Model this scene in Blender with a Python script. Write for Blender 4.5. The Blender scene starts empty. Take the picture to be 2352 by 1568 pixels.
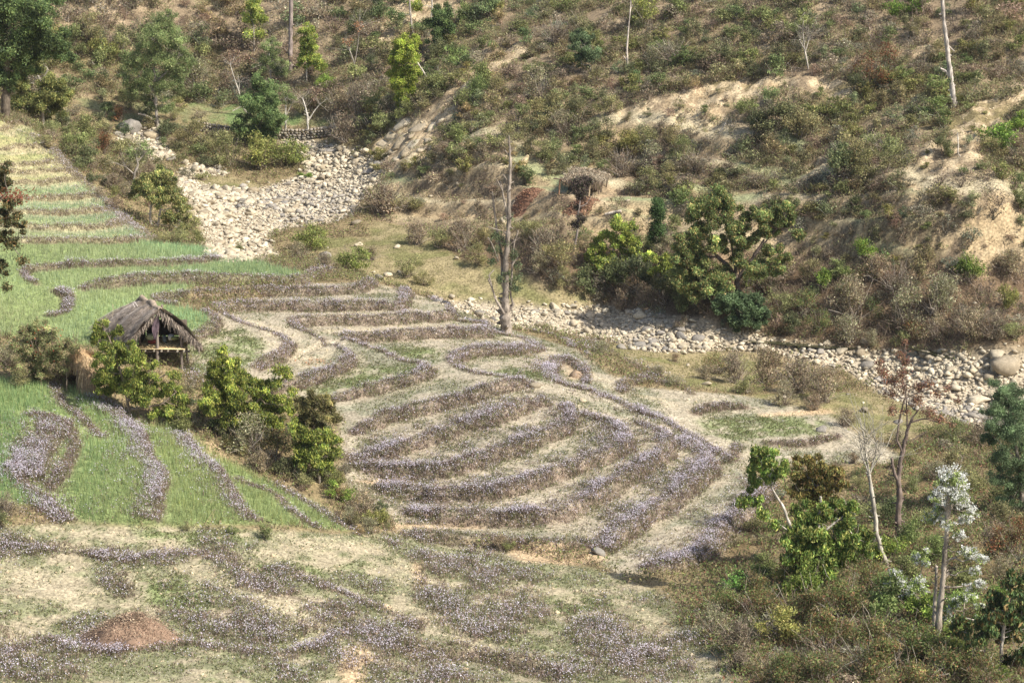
import bpy, math, random
import numpy as np
from mathutils import Vector
SC = bpy.context.scene
COL = SC.collection
rng = np.random.default_rng(7)
random.seed(7)

# ------------------------------------------------------------------ camera, sky, sun, exposure
FPX, CX, CY = 5000.0, 1176.0, 784.0
CAMZ = 35.0
TH = math.atan(1564.0 / 5000.0)
cd = bpy.data.cameras.new('camera'); cam = bpy.data.objects.new('camera', cd); COL.objects.link(cam)
cam.location = (0, 0, CAMZ); cam.rotation_euler = (math.pi / 2 - TH, 0, 0)
cd.sensor_width = 36; cd.lens = 36 * FPX / 2352.0; cd.clip_start = 1; cd.clip_end = 2000
SC.camera = cam
SUN_EL = math.radians(47); SUN_AZ = math.radians(118)      # azimuth clockwise from +Y
w = bpy.data.worlds.new('World'); SC.world = w; w.use_nodes = True
nt = w.node_tree; bg = nt.nodes['Background']; sk = nt.nodes.new('ShaderNodeTexSky')
sk.sky_type = 'NISHITA'; sk.sun_disc = False; sk.sun_elevation = SUN_EL; sk.sun_rotation = SUN_AZ
sk.dust_density = 2.5
nt.links.new(sk.outputs[0], bg.inputs[0]); bg.inputs[1].default_value = 0.115
sd = bpy.data.lights.new('sun', 'SUN'); sun = bpy.data.objects.new('sun', sd); COL.objects.link(sun)
sd.energy = 4.8; sd.angle = math.radians(0.5); sd.color = (1.0, 0.94, 0.84)
sdir = Vector((math.sin(SUN_AZ) * math.cos(SUN_EL), math.cos(SUN_AZ) * math.cos(SUN_EL), math.sin(SUN_EL)))
sun.rotation_euler = sdir.to_track_quat('Z', 'Y').to_euler()
vs = SC.view_settings; vs.view_transform = 'Standard'; vs.look = 'None'; vs.gamma = 1; vs.exposure = 0.40
vs.use_curve_mapping = False
SC.cycles.max_bounces = 4; SC.cycles.diffuse_bounces = 2; SC.cycles.transparent_max_bounces = 8
SC.cycles.transmission_bounces = 2; SC.cycles.caustics_reflective = False; SC.cycles.caustics_refractive = False

CT, ST = math.cos(TH), math.sin(TH)
def ray(u, v):
    a = np.asarray(u, float) - CX; b = -(np.asarray(v, float) - CY)
    return a / FPX, CT + b * ST / FPX, -ST + b * CT / FPX
def on_z(u, v, z):
    dx, dy, dz = ray(u, v); t = (z - CAMZ) / dz
    return dx * t, dy * t
def on_y(u, v, y):
    dx, dy, dz = ray(u, v); t = y / dy
    return np.array([float(dx * t), float(y), float(CAMZ + dz * t)])
def proj(x, y, z):
    zz = z - CAMZ
    d = y * CT - zz * ST; up = y * ST + zz * CT
    return CX + FPX * x / d, CY - FPX * up / d, d

# ------------------------------------------------------------------ terrain: control points (u, v, height)
CTRL = [(0,1568,2.0),(600,1568,1.4),(1200,1568,0.5),(1700,1568,0.6),(2000,1568,1.0),(2352,1568,1.6),
(0,1900,5),(1200,1900,3.5),(2352,1900,5),(0,1300,1.6),(400,1330,1.2),(600,1300,0.9),(1000,1350,-0.5),(1500,1450,-0.6),(1950,1400,0.2),
(2352,1400,0.8),(2352,1100,-1.6),(2150,1250,-.9),(300,1180,1.7),(0,1180,2.1),(700,1190,0.3),(100,900,3.0),(350,900,2.1),(480,1000,1.1),
(360,850,2.2),(600,800,1.7),(560,900,1.3),(850,1150,-.5),(0,700,3.3),(300,640,2.9),(700,630,1.2),(450,575,1.6),(330,540,2.4),
(100,450,3.8),(0,300,5.6),(60,290,4.9),(160,370,3.6),(500,700,2.0),(700,700,1.2),(1000,690,0),(850,800,0.9),(1100,760,-.4),(1200,850,.2),(1250,895,.3),
(1350,860,-.9),(1500,900,-1.5),(1700,920,-2),(1800,980,-2.2),(1950,1050,-2.2),(800,1000,.3),(1100,1050,-.2),(1440,1000,-.6),
(1640,1060,-1.3),(900,1200,-.8),(1250,1230,-1.2),(1385,1290,-1.5),(1720,1180,-1.8),(1600,1320,-1.6),
(850,390,-.4),(650,480,-1),(560,570,-1.3),(500,450,-.9),(650,330,-.3),(430,430,-.6),(300,310,.2),(230,340,1.2),(1000,600,-1.2),(880,560,-1),(1250,680,-2.2),
(1100,710,-2.6),(1400,740,-3),(1700,790,-3.2),(2000,830,-3.4),(2200,890,-3.4),(2352,900,-3.4),(1500,830,-2.3),(1900,900,-2.6),(2250,980,-2.8),
(1400,690,-2.8),(1520,640,-.9),(1700,730,-2.9),(1700,650,-.3),(2000,790,-3.1),(2000,700,-.6),(2352,800,-3.2),(2352,720,-.3),(1200,600,-.8),
(1000,480,0),(1300,560,.4),(1600,560,1.0),(2000,600,1.2),(2352,620,1.6),(1300,450,1.4),(900,400,.4),(1700,470,2.3),(2352,470,4),(1100,380,2),
(1500,380,3),(1900,400,4),(100,0,7.6),(700,0,7.6),(1200,0,8.6),(1700,0,11.2),(2352,0,12.7),(150,200,2.4),(500,215,1.3),(700,200,2.5),(1000,200,4.6),
(1500,200,6.6),(2000,200,7.9),(2352,200,8.6),(500,270,.5),(700,280,.6),(300,250,1.2),(960,300,2.4),(860,340,.4)]
cp = []
for u, v, z in CTRL:
    x, y = on_z(u, v, z); cp.append((float(x), float(y), z))
for x in (-90, -45, 0, 45, 90): cp.append((x, 262, 44)); cp.append((x * .8, 214, 24 if x > -20 else 21))
for x, y, z in ((-48, 175, 7), (-45, 140, 8.5), (-42, 110, 5.5), (-35, 85, 4), (52, 130, 4), (40, 85, 1), (45, 108, -2.5), (56, 150, 12), (0, 40, 9), (-35, 40, 9), (35, 40, 9)):
    cp.append((x, y, z))
cp = np.array(cp)
def tps_k(r2): return 0.5 * r2 * np.log(r2 + 1e-9)
def _tps():
    n = len(cp); P = cp[:, :2] / 50
    r2 = ((P[:, None] - P[None]) ** 2).sum(-1)
    A = np.zeros((n + 3, n + 3)); A[:n, :n] = tps_k(r2) + np.eye(n) * 1.2e-3
    A[:n, n] = 1; A[:n, n + 1:] = P; A[n, :n] = 1; A[n + 1:, :n] = P.T
    b = np.zeros(n + 3); b[:n] = cp[:, 2]
    return np.linalg.solve(A, b), P
W_, P_ = _tps()
def tps(x, y):
    q = np.stack([x.ravel(), y.ravel()], 1) / 50
    r2 = ((q[:, None] - P_[None]) ** 2).sum(-1)
    n = len(P_)
    return (tps_k(r2) @ W_[:n] + W_[n] + q @ W_[n + 1:]).reshape(x.shape)

GX0, GY0, ST_, NX, NY = -62.0, 46.0, 0.2, 621, 841
gx = GX0 + np.arange(NX) * ST_; gy = GY0 + np.arange(NY) * ST_
XX, YY = np.meshgrid(gx, gy)                       # [row=y, col=x]
def upsample(c, k):                                # smooth bilinear
    ny, nx = c.shape
    yi = np.arange((ny - 1) * k + 1) / k; xi = np.arange((nx - 1) * k + 1) / k
    y0 = np.minimum(yi.astype(int), ny - 2); x0 = np.minimum(xi.astype(int), nx - 2)
    fy = (yi - y0)[:, None]; fx = (xi - x0)[None]
    return (c[y0][:, x0] * (1 - fy) * (1 - fx) + c[y0][:, x0 + 1] * (1 - fy) * fx + c[y0 + 1][:, x0] * fy * (1 - fx) + c[y0 + 1][:, x0 + 1] * fy * fx)
def noise(cell, seed):                             # value noise on the raster, cell in metres, range -1..1
    r = np.random.default_rng(seed)
    k = max(1, int(round(cell / ST_)))
    ny, nx = NY // k + 3, NX // k + 3
    c = r.uniform(-1, 1, (ny, nx))
    yi = np.arange(NY) / k; xi = np.arange(NX) / k
    y0 = yi.astype(int); x0 = xi.astype(int)
    fy = (yi - y0)[:, None]; fx = (xi - x0)[None]; fy = fy * fy * (3 - 2 * fy); fx = fx * fx * (3 - 2 * fx)
    return (c[y0][:, x0] * (1 - fy) * (1 - fx) + c[y0][:, x0 + 1] * (1 - fy) * fx + c[y0 + 1][:, x0] * fy * (1 - fx) + c[y0 + 1][:, x0 + 1] * fy * fx)
def fbm(cell, seed, o=3):
    s = 0; a = 1; t = 0
    for i in range(o):
        s = s + noise(max(cell / 2 ** i, ST_), seed + i * 17) * a; t += a; a *= .5
    return s / t
_cx = np.arange(125) * 1.0 + GX0; _cy = np.arange(169) * 1.0 + GY0
_CX, _CY = np.meshgrid(_cx, _cy)
H = upsample(tps(_CX, _CY), 5)[:NY, :NX]
def hz(x, y, Hh=None):
    Hh = H if Hh is None else Hh
    fx = np.clip((np.asarray(x, float) - GX0) / ST_, 0, NX - 1.001); fy = np.clip((np.asarray(y, float) - GY0) / ST_, 0, NY - 1.001)
    i = fx.astype(int); j = fy.astype(int); a = fx - i; b = fy - j
    return Hh[j, i] * (1 - a) * (1 - b) + Hh[j, i + 1] * a * (1 - b) + Hh[j + 1, i] * (1 - a) * b + Hh[j + 1, i + 1] * a * b
def ground(u, v):                                  # pixel of the photograph -> point on the terrain
    dx, dy, dz = ray(u, v); dx = float(dx); dy = float(dy); dz = float(dz)
    y = np.arange(48, 212, .25); t = y / dy; x = dx * t; z = CAMZ + dz * t
    d = z - hz(x, y); k = np.nonzero(d < 0)[0]
    if len(k) == 0: yy = 200.0
    else:
        k = max(int(k[0]), 1); f = d[k - 1] / (d[k - 1] - d[k]); yy = y[k - 1] + f * .25
    t = yy / dy; return np.array([dx * t, yy, float(hz(dx * t, yy))])

# ------------------------------------------------------------------ terrace edges (walk so that the upper side is on the right hand)
# (points, riser height, flower strip width, flower amount, label)
BUNDS = [
([(110,296),(0,302)],.35,.5,.2,'strip of dry weeds on the topmost riser of the upper left strip fields'),
([(105,338),(0,345)],.35,.5,.2,'strip of dry weeds below the pale top strip at the upper left edge'),
([(140,372),(70,377),(0,379)],.3,.5,.3,'thin weedy riser between the yellow strips, third from the top'),
([(170,394),(80,396),(0,399)],.3,.5,.3,'thin weedy riser between the yellow strips, fourth from the top'),
([(195,412),(100,418),(0,424)],.35,.55,.3,'weedy riser under the last yellow strip at the left'),
([(220,450),(120,457),(0,462)],.4,.6,.5,'weedy riser above the first pale green strip at the left'),
([(255,482),(160,489),(60,490),(0,490)],.4,.6,.6,'lilac speckled riser under the first pale green strip'),
([(300,510),(240,520),(150,524),(0,520)],.4,.6,.8,'lilac speckled riser ending at the mauve slope beside the yellow leaved tree'),
([(362,553),(250,556),(120,553),(0,553)],.4,.6,.8,'lilac speckled riser along the back of the big pale green wheat field'),
([(100,318),(150,372),(200,420),(255,470),(310,520),(368,553)],.5,2.2,1.1,'mauve weedy slope along the right ends of the strip fields'),
([(509,593),(440,603),(376,606),(205,607),(102,615),(62,621),(56,632),(64,642),(84,654)],.4,.7,1.2,'hook ended lilac flower strip across the back of the green wheat'),
([(770,628),(704,642),(581,646),(410,642),(273,649),(205,660),(190,665)],.8,.9,1.0,'long lilac flower riser in the middle of the green wheat'),
([(103,728),(128,722),(146,706),(146,688),(130,670)],.4,1.0,1.4,'small curved island of lilac flowers in the wheat left of the thatched hut'),
([(858,645),(842,660),(804,667),(684,671),(544,676),(444,680),(376,680),(362,690),(410,700)],.7,.9,1.1,'lilac flower riser just above the thatched hut roof running right'),
([(470,712),(500,735),(490,760),(440,785),(415,790)],.5,.9,1.0,'curved lilac strip closing the wheat on the right of the thatched hut'),
([(935,672),(928,698),(870,706),(740,705),(600,704),(530,706),(510,718),(540,736),(620,762),(662,783),(668,800),(640,825),(590,850)],.75,.9,1.3,'S shaped lilac flower edge nearest to the thatched hut'),
([(1005,690),(1040,715),(1020,728),(900,735),(750,734),(695,738),(682,750),(720,775),(780,800),(806,822),(790,845),(700,878),(600,898)],.8,.9,1.3,'second S shaped lilac flower edge right of the thatched hut'),
([(1060,738),(1120,754),(1100,768),(900,772),(830,775),(793,783),(830,797),(930,828),(985,846),(978,866),(870,893),(760,920)],.8,.9,1.3,'zigzag lilac flower edge left of the tall bare tree'),
([(1250,800),(1215,803),(1170,806),(1099,808),(1058,819),(1047,832),(1064,849),(1099,858),(1150,868),(1205,878)],.8,.9,1.4,'horseshoe shaped lilac edge in front of the tall bare tree'),
([(1225,882),(1174,889),(1082,916),(1013,930),(918,957),(859,977),(800,996)],.8,.9,.9,'straight flowering riser above the fan of curved terraces'),
([(1266,926),(1218,935),(1184,952),(1099,981),(996,1010),(911,1039),(800,1058)],.7,1.5,1.2,'first curved riser of the fan, thick with lilac flowers'),
([(1300,925),(1322,950),(1314,978),(1252,1008),(1150,1045),(1050,1082),(960,1092),(880,1088),(800,1068)],.8,1.3,1.2,'second curved riser of the fan terraces'),
([(1340,950),(1420,982),(1446,1006),(1440,1024),(1389,1052),(1287,1091),(1184,1121),(1082,1142),(945,1139),(860,1120)],.8,1.2,1.3,'third curved riser of the fan terraces'),
([(1475,970),(1525,996),(1545,1022),(1530,1048),(1440,1101),(1338,1162),(1270,1190),(1150,1195),(1013,1190),(930,1180)],.9,1.3,1.4,'fourth curved riser of the fan terraces, brown and tall'),
([(1580,1010),(1632,1050),(1640,1080),(1605,1110),(1500,1185),(1430,1240),(1395,1268)],1.0,1.7,1.5,'broad outermost riser of the fan, mauve with flowers'),
([(1360,1248),(1235,1256),(1064,1238),(928,1220)],.5,.9,.5,'dry bottom edge of the fan above the bare earth scar'),
([(1794,1111),(1726,1179),(1680,1225),(1633,1265),(1560,1302),(1480,1315)],1.0,1.8,1.6,'lilac flower slope left of the yellowing tree at the lower right'),
([(1293,822),(1273,850),(1283,878),(1355,902),(1423,923),(1492,953),(1577,994),(1640,1030),(1690,1058)],.35,1.4,1.6,'long diagonal flower strip running from the earth mound to the lower right'),
([(1345,880),(1340,855),(1318,835),(1293,822)],.5,.8,.9,'weeds on the right side of the small eroded mound'),
([(1218,762),(1287,776),(1325,798)],.3,1.0,1.5,'lilac strip along the stony river edge right of the tall bare tree'),
([(1100,735),(1146,765),(1201,777),(1245,797)],.3,.9,1.5,'lilac strip at the foot of the tall bare tree'),
([(1495,870),(1450,880),(1423,900)],.6,.7,1.0,'short curved riser in the pale field by the flower thicket'),
([(1500,872),(1560,885),(1590,905)],.3,.7,.5,'weedy edge between the dark flower thicket and the pale field'),
([(1710,935),(1650,938),(1590,948)],.5,.8,.5,'dry riser above the round grey green field'),
([(1920,1000),(1860,1020),(1790,1022),(1760,1020)],.4,.7,.3,'low dry edge below the round grey green field'),
([(1700,1020),(1680,1052),(1655,1060)],.3,.6,.5,'weedy corner below the round grey green field'),
([(130,880),(140,925),(180,950),(215,985),(232,1005)],.3,.9,1.2,'narrow flower strip from the straw shelter down the near wheat'),
([(60,948),(120,955),(165,985),(172,1030),(150,1080),(110,1120)],.3,.8,.5,'brown weedy back edge of the big flower patch at the left'),
([(240,915),(290,960),(325,1010),(345,1050),(370,1085),(372,1140),(365,1197)],.5,2.2,1.5,'broad flower strip down the middle of the near wheat field'),
([(160,965),(135,1010),(100,1060),(85,1105)],.3,3.4,1.3,'big brown and lilac flower patch in the near wheat at the left edge'),
([(45,1070),(75,1120),(110,1150),(170,1195)],.3,1.8,1.3,'lilac flower tail running from the big patch down to the wheat edge'),
([(425,1005),(470,1058),(510,1088),(535,1120),(555,1165),(592,1197)],.5,1.6,1.4,'flower strip on the right part of the near wheat field'),
([(547,1100),(632,1138),(684,1183),(735,1213)],.25,.6,1.0,'thin flower strip near the right tip of the wheat'),
([(640,1110),(700,1150),(760,1190),(820,1218)],.3,.9,1.0,'mauve weeds along the gully right of the near wheat'),
([(0,1250),(170,1265),(308,1278),(478,1272),(530,1292),(581,1340),(684,1374),(786,1420)],.3,1.5,1.1,'long flower strip winding across the near stubble'),
([(615,1299),(684,1326),(774,1357),(850,1390),(925,1420),(950,1445)],.4,1.0,1.0,'flower strip right of centre in the near stubble'),
([(256,1325),(284,1378)],.3,.8,1.0,'short flower clump above the brown heap'),
([(0,1500),(120,1480),(190,1490),(430,1480),(650,1500),(760,1462),(830,1440)],.9,1.2,.7,'weedy bank under the brown heap along the bottom'),
([(1300,1555),(1220,1530),(1100,1500),(960,1490),(850,1470)],.6,1.0,.6,'weedy bank at the bottom centre'),
]
# dry risers of the slope across the river: no flowers
HILLB = [[(1560,507),(1400,492),(1200,482),(1000,480),(900,470)],[(1300,462),(1150,442),(1000,432),(900,427)],[(1250,420),(1100,406),(980,396),(930,390)],
[(1150,372),(1000,368)],[(1160,350),(1040,345)],[(2352,525),(2150,520),(2000,525),(1850,520),(1720,508)],[(2352,600),(2100,585),(1900,565),(1780,545)],
[(2352,480),(2200,484),(1950,474),(1800,484)],[(1800,342),(1650,332),(1550,312),(1390,300)],[(1750,402),(1600,382),(1450,372)],[(1500,524),(1350,517),(1200,507)],
[(1420,470),(1560,478),(1700,480),(1850,500)][::-1],[(1620,445),(1500,430),(1420,425)],[(2100,420),(1950,415),(1800,430)],[(2352,555),(2150,548),(1950,545)]]
def densify(P, step=.3):
    P = np.array(P, float); out = []
    # Catmull-Rom in world then resample
    Q = np.vstack([2 * P[0] - P[1], P, 2 * P[-1] - P[-2]])
    for i in range(1, len(Q) - 2):
        n = max(2, int(np.linalg.norm(Q[i + 1] - Q[i]) / step))
        t = (np.arange(n) / n)[:, None]
        out.append(.5 * (2 * Q[i] + (Q[i + 1] - Q[i - 1]) * t + (2 * Q[i - 1] - 5 * Q[i] + 4 * Q[i + 1] - Q[i + 2]) * t ** 2 + (-Q[i - 1] + 3 * Q[i] - 3 * Q[i + 1] + Q[i + 2]) * t ** 3))
    out.append(P[-1:]); return np.vstack(out)
H0 = H.copy()
def wline(pts):
    Lw = densify([ground(u, v)[:2] for u, v in pts]); n = len(Lw); r = np.random.default_rng(int(pts[0][0]) + 5)
    k = np.arange(n) * .3; q = lambda c: np.interp(k, np.arange(0, k[-1] + 2 * c, c), r.normal(0, 1, len(np.arange(0, k[-1] + 2 * c, c))))
    Lw[:, 1] += .08 * q(1.7) + .05 * q(.8); Lw[:, 0] += .06 * q(1.4); return Lw
bl = [wline(b[0]) for b in BUNDS]; hl = [wline(b) for b in HILLB]
bundD = np.full(H.shape, 9.0)                       # signed distance to the nearest flower edge
hillD = np.full(H.shape, 9.0)
def carve(L, h, wd, Ld, store):
    global H
    lo = L.min(0) - 7; hi = L.max(0) + 7
    i0, j0 = [max(0, int((lo[k] - (GX0, GY0)[k]) / ST_)) for k in (0, 1)]
    i1 = min(NX, int((hi[0] - GX0) / ST_)); j1 = min(NY, int((hi[1] - GY0) / ST_))
    X = XX[j0:j1, i0:i1]; Y = YY[j0:j1, i0:i1]
    best = np.full(X.shape, 1e9); sg = np.zeros(X.shape); par = np.zeros(X.shape)
    A = L[:-1]; B = L[1:]; n = len(A)
    st = 1 if n < 60 else 2
    idx = list(range(0, len(L) - 1, st)); pts = [L[k] for k in idx] + [L[-1]]
    pts = np.array(pts); seg = np.linalg.norm(np.diff(pts, axis=0), axis=1); cum = np.concatenate([[0], np.cumsum(seg)])
    for k in range(len(pts) - 1):
        a = pts[k]; d = pts[k + 1] - a; l2 = d @ d
        px = X - a[0]; py = Y - a[1]
        t = np.clip((px * d[0] + py * d[1]) / l2, 0, 1)
        qx = px - t * d[0]; qy = py - t * d[1]; r = qx * qx + qy * qy
        m = r < best
        best[m] = r[m]; sg[m] = np.sign(-(d[0] * py - d[1] * px))[m]; par[m] = (cum[k] + t * seg[k])[m]
    D = np.sqrt(best) * sg
    tot = cum[-1]; fade = np.clip(np.minimum(par, tot - par) / 2.0 + .1, 0, 1)
    s = np.clip(D / wd, -1, 1); s = s * (1.5 - .5 * s * s) 
    H[j0:j1, i0:i1] += s * h / 2 * np.exp(-np.maximum(np.abs(D) - wd, 0) / Ld) * fade
    sub = store[j0:j1, i0:i1]; m = np.abs(D) < np.abs(sub); sub[m] = D[m]
for it in range(4):                                 # cut the steps, re-read the edges on the cut surface, cut again
    if it:
        for _ in range(22):
            H[1:-1, 1:-1] = (H[:-2, 1:-1] + H[2:, 1:-1] + H[1:-1, :-2] + H[1:-1, 2:] + 2 * H[1:-1, 1:-1]) / 6
        bl = [wline(b[0]) for b in BUNDS]; hl = [wline(b) for b in HILLB]
    H = H0.copy(); bundD[:] = 9; hillD[:] = 9
    for b, L in zip(BUNDS, bl): carve(L, b[1] * .6, .12 + .08 * min(b[2], 1.5), 3.2, bundD)
    for L in hl: carve(L, .75, .28, 4.5, hillD)
UU, VV, DD = proj(XX, YY, H)
YARD = [(1150, 433), (1290, 428), (1420, 436), (1425, 462), (1290, 468), (1150, 466)]
def inpoly(poly, U=None, V=None):
    U = UU if U is None else U; V = VV if V is None else V
    c = np.zeros(U.shape, bool); n = len(poly)
    for i in range(n):
        x1, y1 = poly[i]; x2, y2 = poly[(i + 1) % n]
        if y1 == y2: continue
        c ^= ((y1 > V) != (y2 > V)) & (U < (x2 - x1) * (V - y1) / (y2 - y1) + x1)
    return c
def blur(a, n=1):
    a = a.astype(float)
    for _ in range(n):
        p = np.pad(a, 1, mode='edge'); a = (p[:-2, 1:-1] + p[2:, 1:-1] + p[1:-1, :-2] + p[1:-1, 2:] + 2 * p[1:-1, 1:-1]) / 6
    return a
_m = inpoly(YARD); _z = float(ground(1330, 456)[2])      # the level yard in front of the far shelter
_mb = blur(_m, 14); H = H * (1 - _mb) + (_z + (VV - 452) * 0.0) * _mb; UU, VV, DD = proj(XX, YY, H)
JU = fbm(2.5, 91) * 14; JV = fbm(2.5, 95) * 5
def mask(*polys, b=2, j=1.0):
    m = np.zeros(H.shape, bool)
    for p in polys: m |= inpoly(p, UU + JU * j, VV + JV * j)
    return blur(m, b)

# ------------------------------------------------------------------ what covers the ground (polygons read off the photograph, laid on the terrain)
river = mask([(630,322),(700,318),(760,330),(830,352),(885,372),(900,395),(865,415),(835,450),(800,500),(745,515),(660,520),(615,545),(640,590),(580,600),(510,603),(478,580),(462,520),(435,470),(415,440),(395,405),(430,395),(450,415),(500,430),(590,436),(705,398),(690,345)], [(275,322),(300,300),(345,296),(380,330),(400,360),(360,372),(320,350)], [(430,376),(500,382),(530,398),(480,404),(420,396)],
             [(1000,688),(1100,690),(1180,700),(1280,704),(1400,697),(1470,705),(1560,722),(1640,740),(1740,768),(1850,792),(1960,800),(2180,812),(2360,818),(2500,830),(2500,1000),(2250,985),(2150,955),(2030,905),(1960,850),(1880,835),(1760,805),(1640,802),(1480,806),(1380,776),(1250,755),(1150,748),(1090,730)], b=3)
wheat = mask([(-200,556),(362,556),(492,576),(511,594),(600,604),(705,626),(770,632),(700,645),(450,655),(400,700),(478,720),(495,745),(440,800),(330,800),(200,795),(0,770),(-200,770)],
             [(-200,860),(0,866),(130,882),(250,915),(330,975),(430,990),(520,1058),(640,1112),(720,1150),(805,1217),(600,1203),(400,1207),(160,1196),(100,1160),(0,1150),(-200,1150)], b=2, j=.5)
strips = mask([(-200,420),(200,416),(290,505),(362,553),(-200,556)], b=2, j=.5)
ystrips = mask([(-200,272),(0,272),(70,292),(120,345),(200,416),(-200,420)], b=2, j=.5)
stub = mask([(480,724),(560,706),(700,650),(860,650),(1000,690),(1130,745),(1320,800),(1440,885),(1700,905),(1900,950),(1975,1000),(2100,1055),(1700,1075),(1790,1130),(1640,1290),(1420,1325),(1340,1255),(930,1225),(790,1100),(780,950),(620,890),(450,860),(420,800)], b=2, j=.6)
near = mask([(-300,1225),(160,1200),(800,1225),(960,1225),(1420,1325),(1600,1400),(1700,1568),(1800,1900),(-400,1900)], b=2)
greens = mask([(690,895),(820,845),(960,835),(970,862),(860,893),(720,912)], [(1600,965),(1760,955),(1900,960),(1880,1000),(1700,1010),(1620,1000)], [(1110,850),(1280,850),(1260,872),(1150,862)], [(860,795),(1000,800),(1010,830),(930,820)], [(330,1215),(560,1215),(540,1243),(340,1243)],
             [(470,1330),(560,1290),(860,1300),(640,1320)], [(300,1330),(430,1320),(480,1390),(350,1400)], [(1270,1370),(1400,1360),(1430,1390),(1290,1420)], [(470,750),(560,755),(620,800),(560,850),(430,870),(425,820)], b=5)
fan = mask([(800,1000),(1250,895),(1340,930),(1560,1000),(1600,1100),(1400,1210),(930,1215),(790,1100)], b=4)
gbank = mask([(860,508),(940,520),(1000,560),(1060,600),(1180,625),(1250,660),(1400,692),(1280,704),(1100,692),(1000,680),(860,640),(760,600),(690,560),(700,540),(840,545)], [(1310,775),(1480,806),(1640,805),(1760,815),(1700,900),(1560,885),(1500,850),(1400,815)], [(1700,905),(1900,900),(2050,900),(2150,980),(2050,1010),(1960,980)],
             [(430,408),(520,402),(600,430),(580,440),(450,425)], b=3)
meadow = mask([(425,236),(560,236),(650,255),(765,275),(765,290),(455,290)], b=2)
meadow2 = mask([(165,225),(430,236),(450,290),(250,290),(165,250)], b=2)
scar = mask([(1015,225),(1060,178),(1140,120),(1165,98),(1215,118),(1225,150),(1190,140),(1130,170),(1085,215),(1030,275),(980,262)], [(848,345),(878,302),(930,272),(1010,264),(1042,275),(1010,315),(985,352),(930,385),(885,378)],
            [(1380,272),(1450,240),(1560,215),(1620,200),(1720,172),(1900,178),(1965,205),(1920,240),(1800,215),(1700,235),(1650,290),(1600,300),(1450,295),(1385,292)], [(2120,330),(2190,285),(2260,235),(2352,190),(2400,200),(2352,250),(2270,320),(2240,380),(2150,405),(2120,455),(2070,440)],
            [(1840,370),(1900,350),(1925,375),(1880,400)], [(860,8),(940,0),(1100,0),(1060,40),(920,60),(880,120),(850,90)], [(980,790),(985,760),(1000,770)], [(2050,470),(2100,400),(2120,420),(2110,480)], b=3)
dryterr = mask([(880,400),(1100,395),(1280,430),(1500,455),(1700,470),(2000,500),(2500,500),(2500,610),(2000,600),(1800,575),(1500,525),(1100,515),(900,505),(830,450)], b=6)
hillm = mask([(-400,-400),(2800,-400),(2800,790),(2352,818),(1960,798),(1740,766),(1560,720),(1400,695),(1250,655),(1060,595),(950,518),(850,500),(900,400),(830,350),(760,300),(600,285),(440,235),(160,225),(100,280),(-400,280)], b=3)
bankveg = mask([(1250,655),(1400,690),(1560,720),(1740,766),(1960,798),(2500,815),(2500,620),(2000,605),(1700,575),(1250,560),(960,520),(1060,595)], b=4)
lower = mask([(1600,1330),(1720,1180),(1800,1100),(2000,1060),(2150,980),(2500,980),(2500,1900),(1780,1900),(1640,1500),(1540,1420)], b=4)
bare = mask([(1150,1240),(1390,1248),(1400,1285),(1300,1300),(1180,1290)], [(790,1490),(840,1470),(860,1520),(830,1600),(780,1590)], [(940,1290),(965,1290),(975,1345),(955,1350)], [(800,1100),(1000,1090),(960,1110),(840,1108)], [(850,1200),(1250,1205),(1100,1216),(900,1214)], [(455,1010),(500,1020),(520,1050),(480,1045)], [(1290,830),(1320,840),(1340,875),(1310,872)], [(1740,955),(1900,935),(1920,950),(1760,960)], b=1)
paths = mask([(0,1290),(90,1300),(150,1340),(220,1380),(200,1400),(120,1370),(0,1330)], [(560,1270),(640,1235),(760,1232),(900,1250),(880,1265),(700,1262),(620,1285)], [(360,1298),(470,1290),(570,1340),(700,1400),(820,1480),(740,1470),(560,1370),(430,1320)], [(905,1275),(940,1300),(950,1380),(1010,1420),(1180,1500),(1300,1545),(1180,1530),(1000,1450),(900,1370)],
             [(1260,1345),(1420,1350),(1540,1430),(1560,1470),(1480,1430),(1380,1375)], [(1600,1520),(1740,1500),(1800,1568),(1640,1568)], [(540,690),(870,690),(920,702),(540,702)], [(720,720),(1010,715),(1000,728),(720,733)], [(700,755),(1060,742),(1060,760),(760,772)], [(1340,850),(1460,875),(1420,900),(1370,880)], [(1460,905),(1680,915),(1660,930),(1560,945)], [(540,725),(680,760),(770,810),(720,850),(670,840)], b=3)
flowmead = mask([(960,1270),(1080,1285),(1240,1345),(1262,1420),(1150,1485),(1020,1450),(950,1370)], [(1285,1405),(1400,1405),(1500,1450),(1600,1470),(1600,1600),(1450,1580),(1350,1520)], [(345,1400),(560,1385),(720,1440),(680,1480),(500,1470)],
                [(60,950),(140,958),(172,1030),(150,1090),(165,1190),(130,1175),(60,1115),(22,1060),(40,1000)], [(0,1430),(60,1450),(200,1480),(200,1568),(0,1568)], [(240,912),(290,930),(345,1010),(350,1050),(300,1000)], [(1430,825),(1500,848),(1578,885),(1500,880)], [(1320,778),(1380,785),(1413,815),(1350,825)], [(430,850),(560,850),(540,900),(430,890)], [(620,1440),(800,1420),(960,1450),(1080,1568),(860,1568),(840,1480)], [(1600,1045),(1645,1060),(1640,1100),(1560,1150)], b=2)
leaflitter = mask([(1160,436),(1240,434),(1290,444),(1410,446),(1400,468),(1250,476),(1160,466)], b=2)
yard = mask([(1150,425),(1265,420),(1275,385),(1410,380),(1420,430),(1430,470),(1290,490),(1150,478)], b=3)
n1 = fbm(6, 3); n2 = fbm(1.6, 5, 3); n3 = fbm(.6, 8, 2); n4 = fbm(12, 12, 2)
def L(*c): return np.array(c, float)
base = np.zeros(H.shape + (3,))
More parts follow.
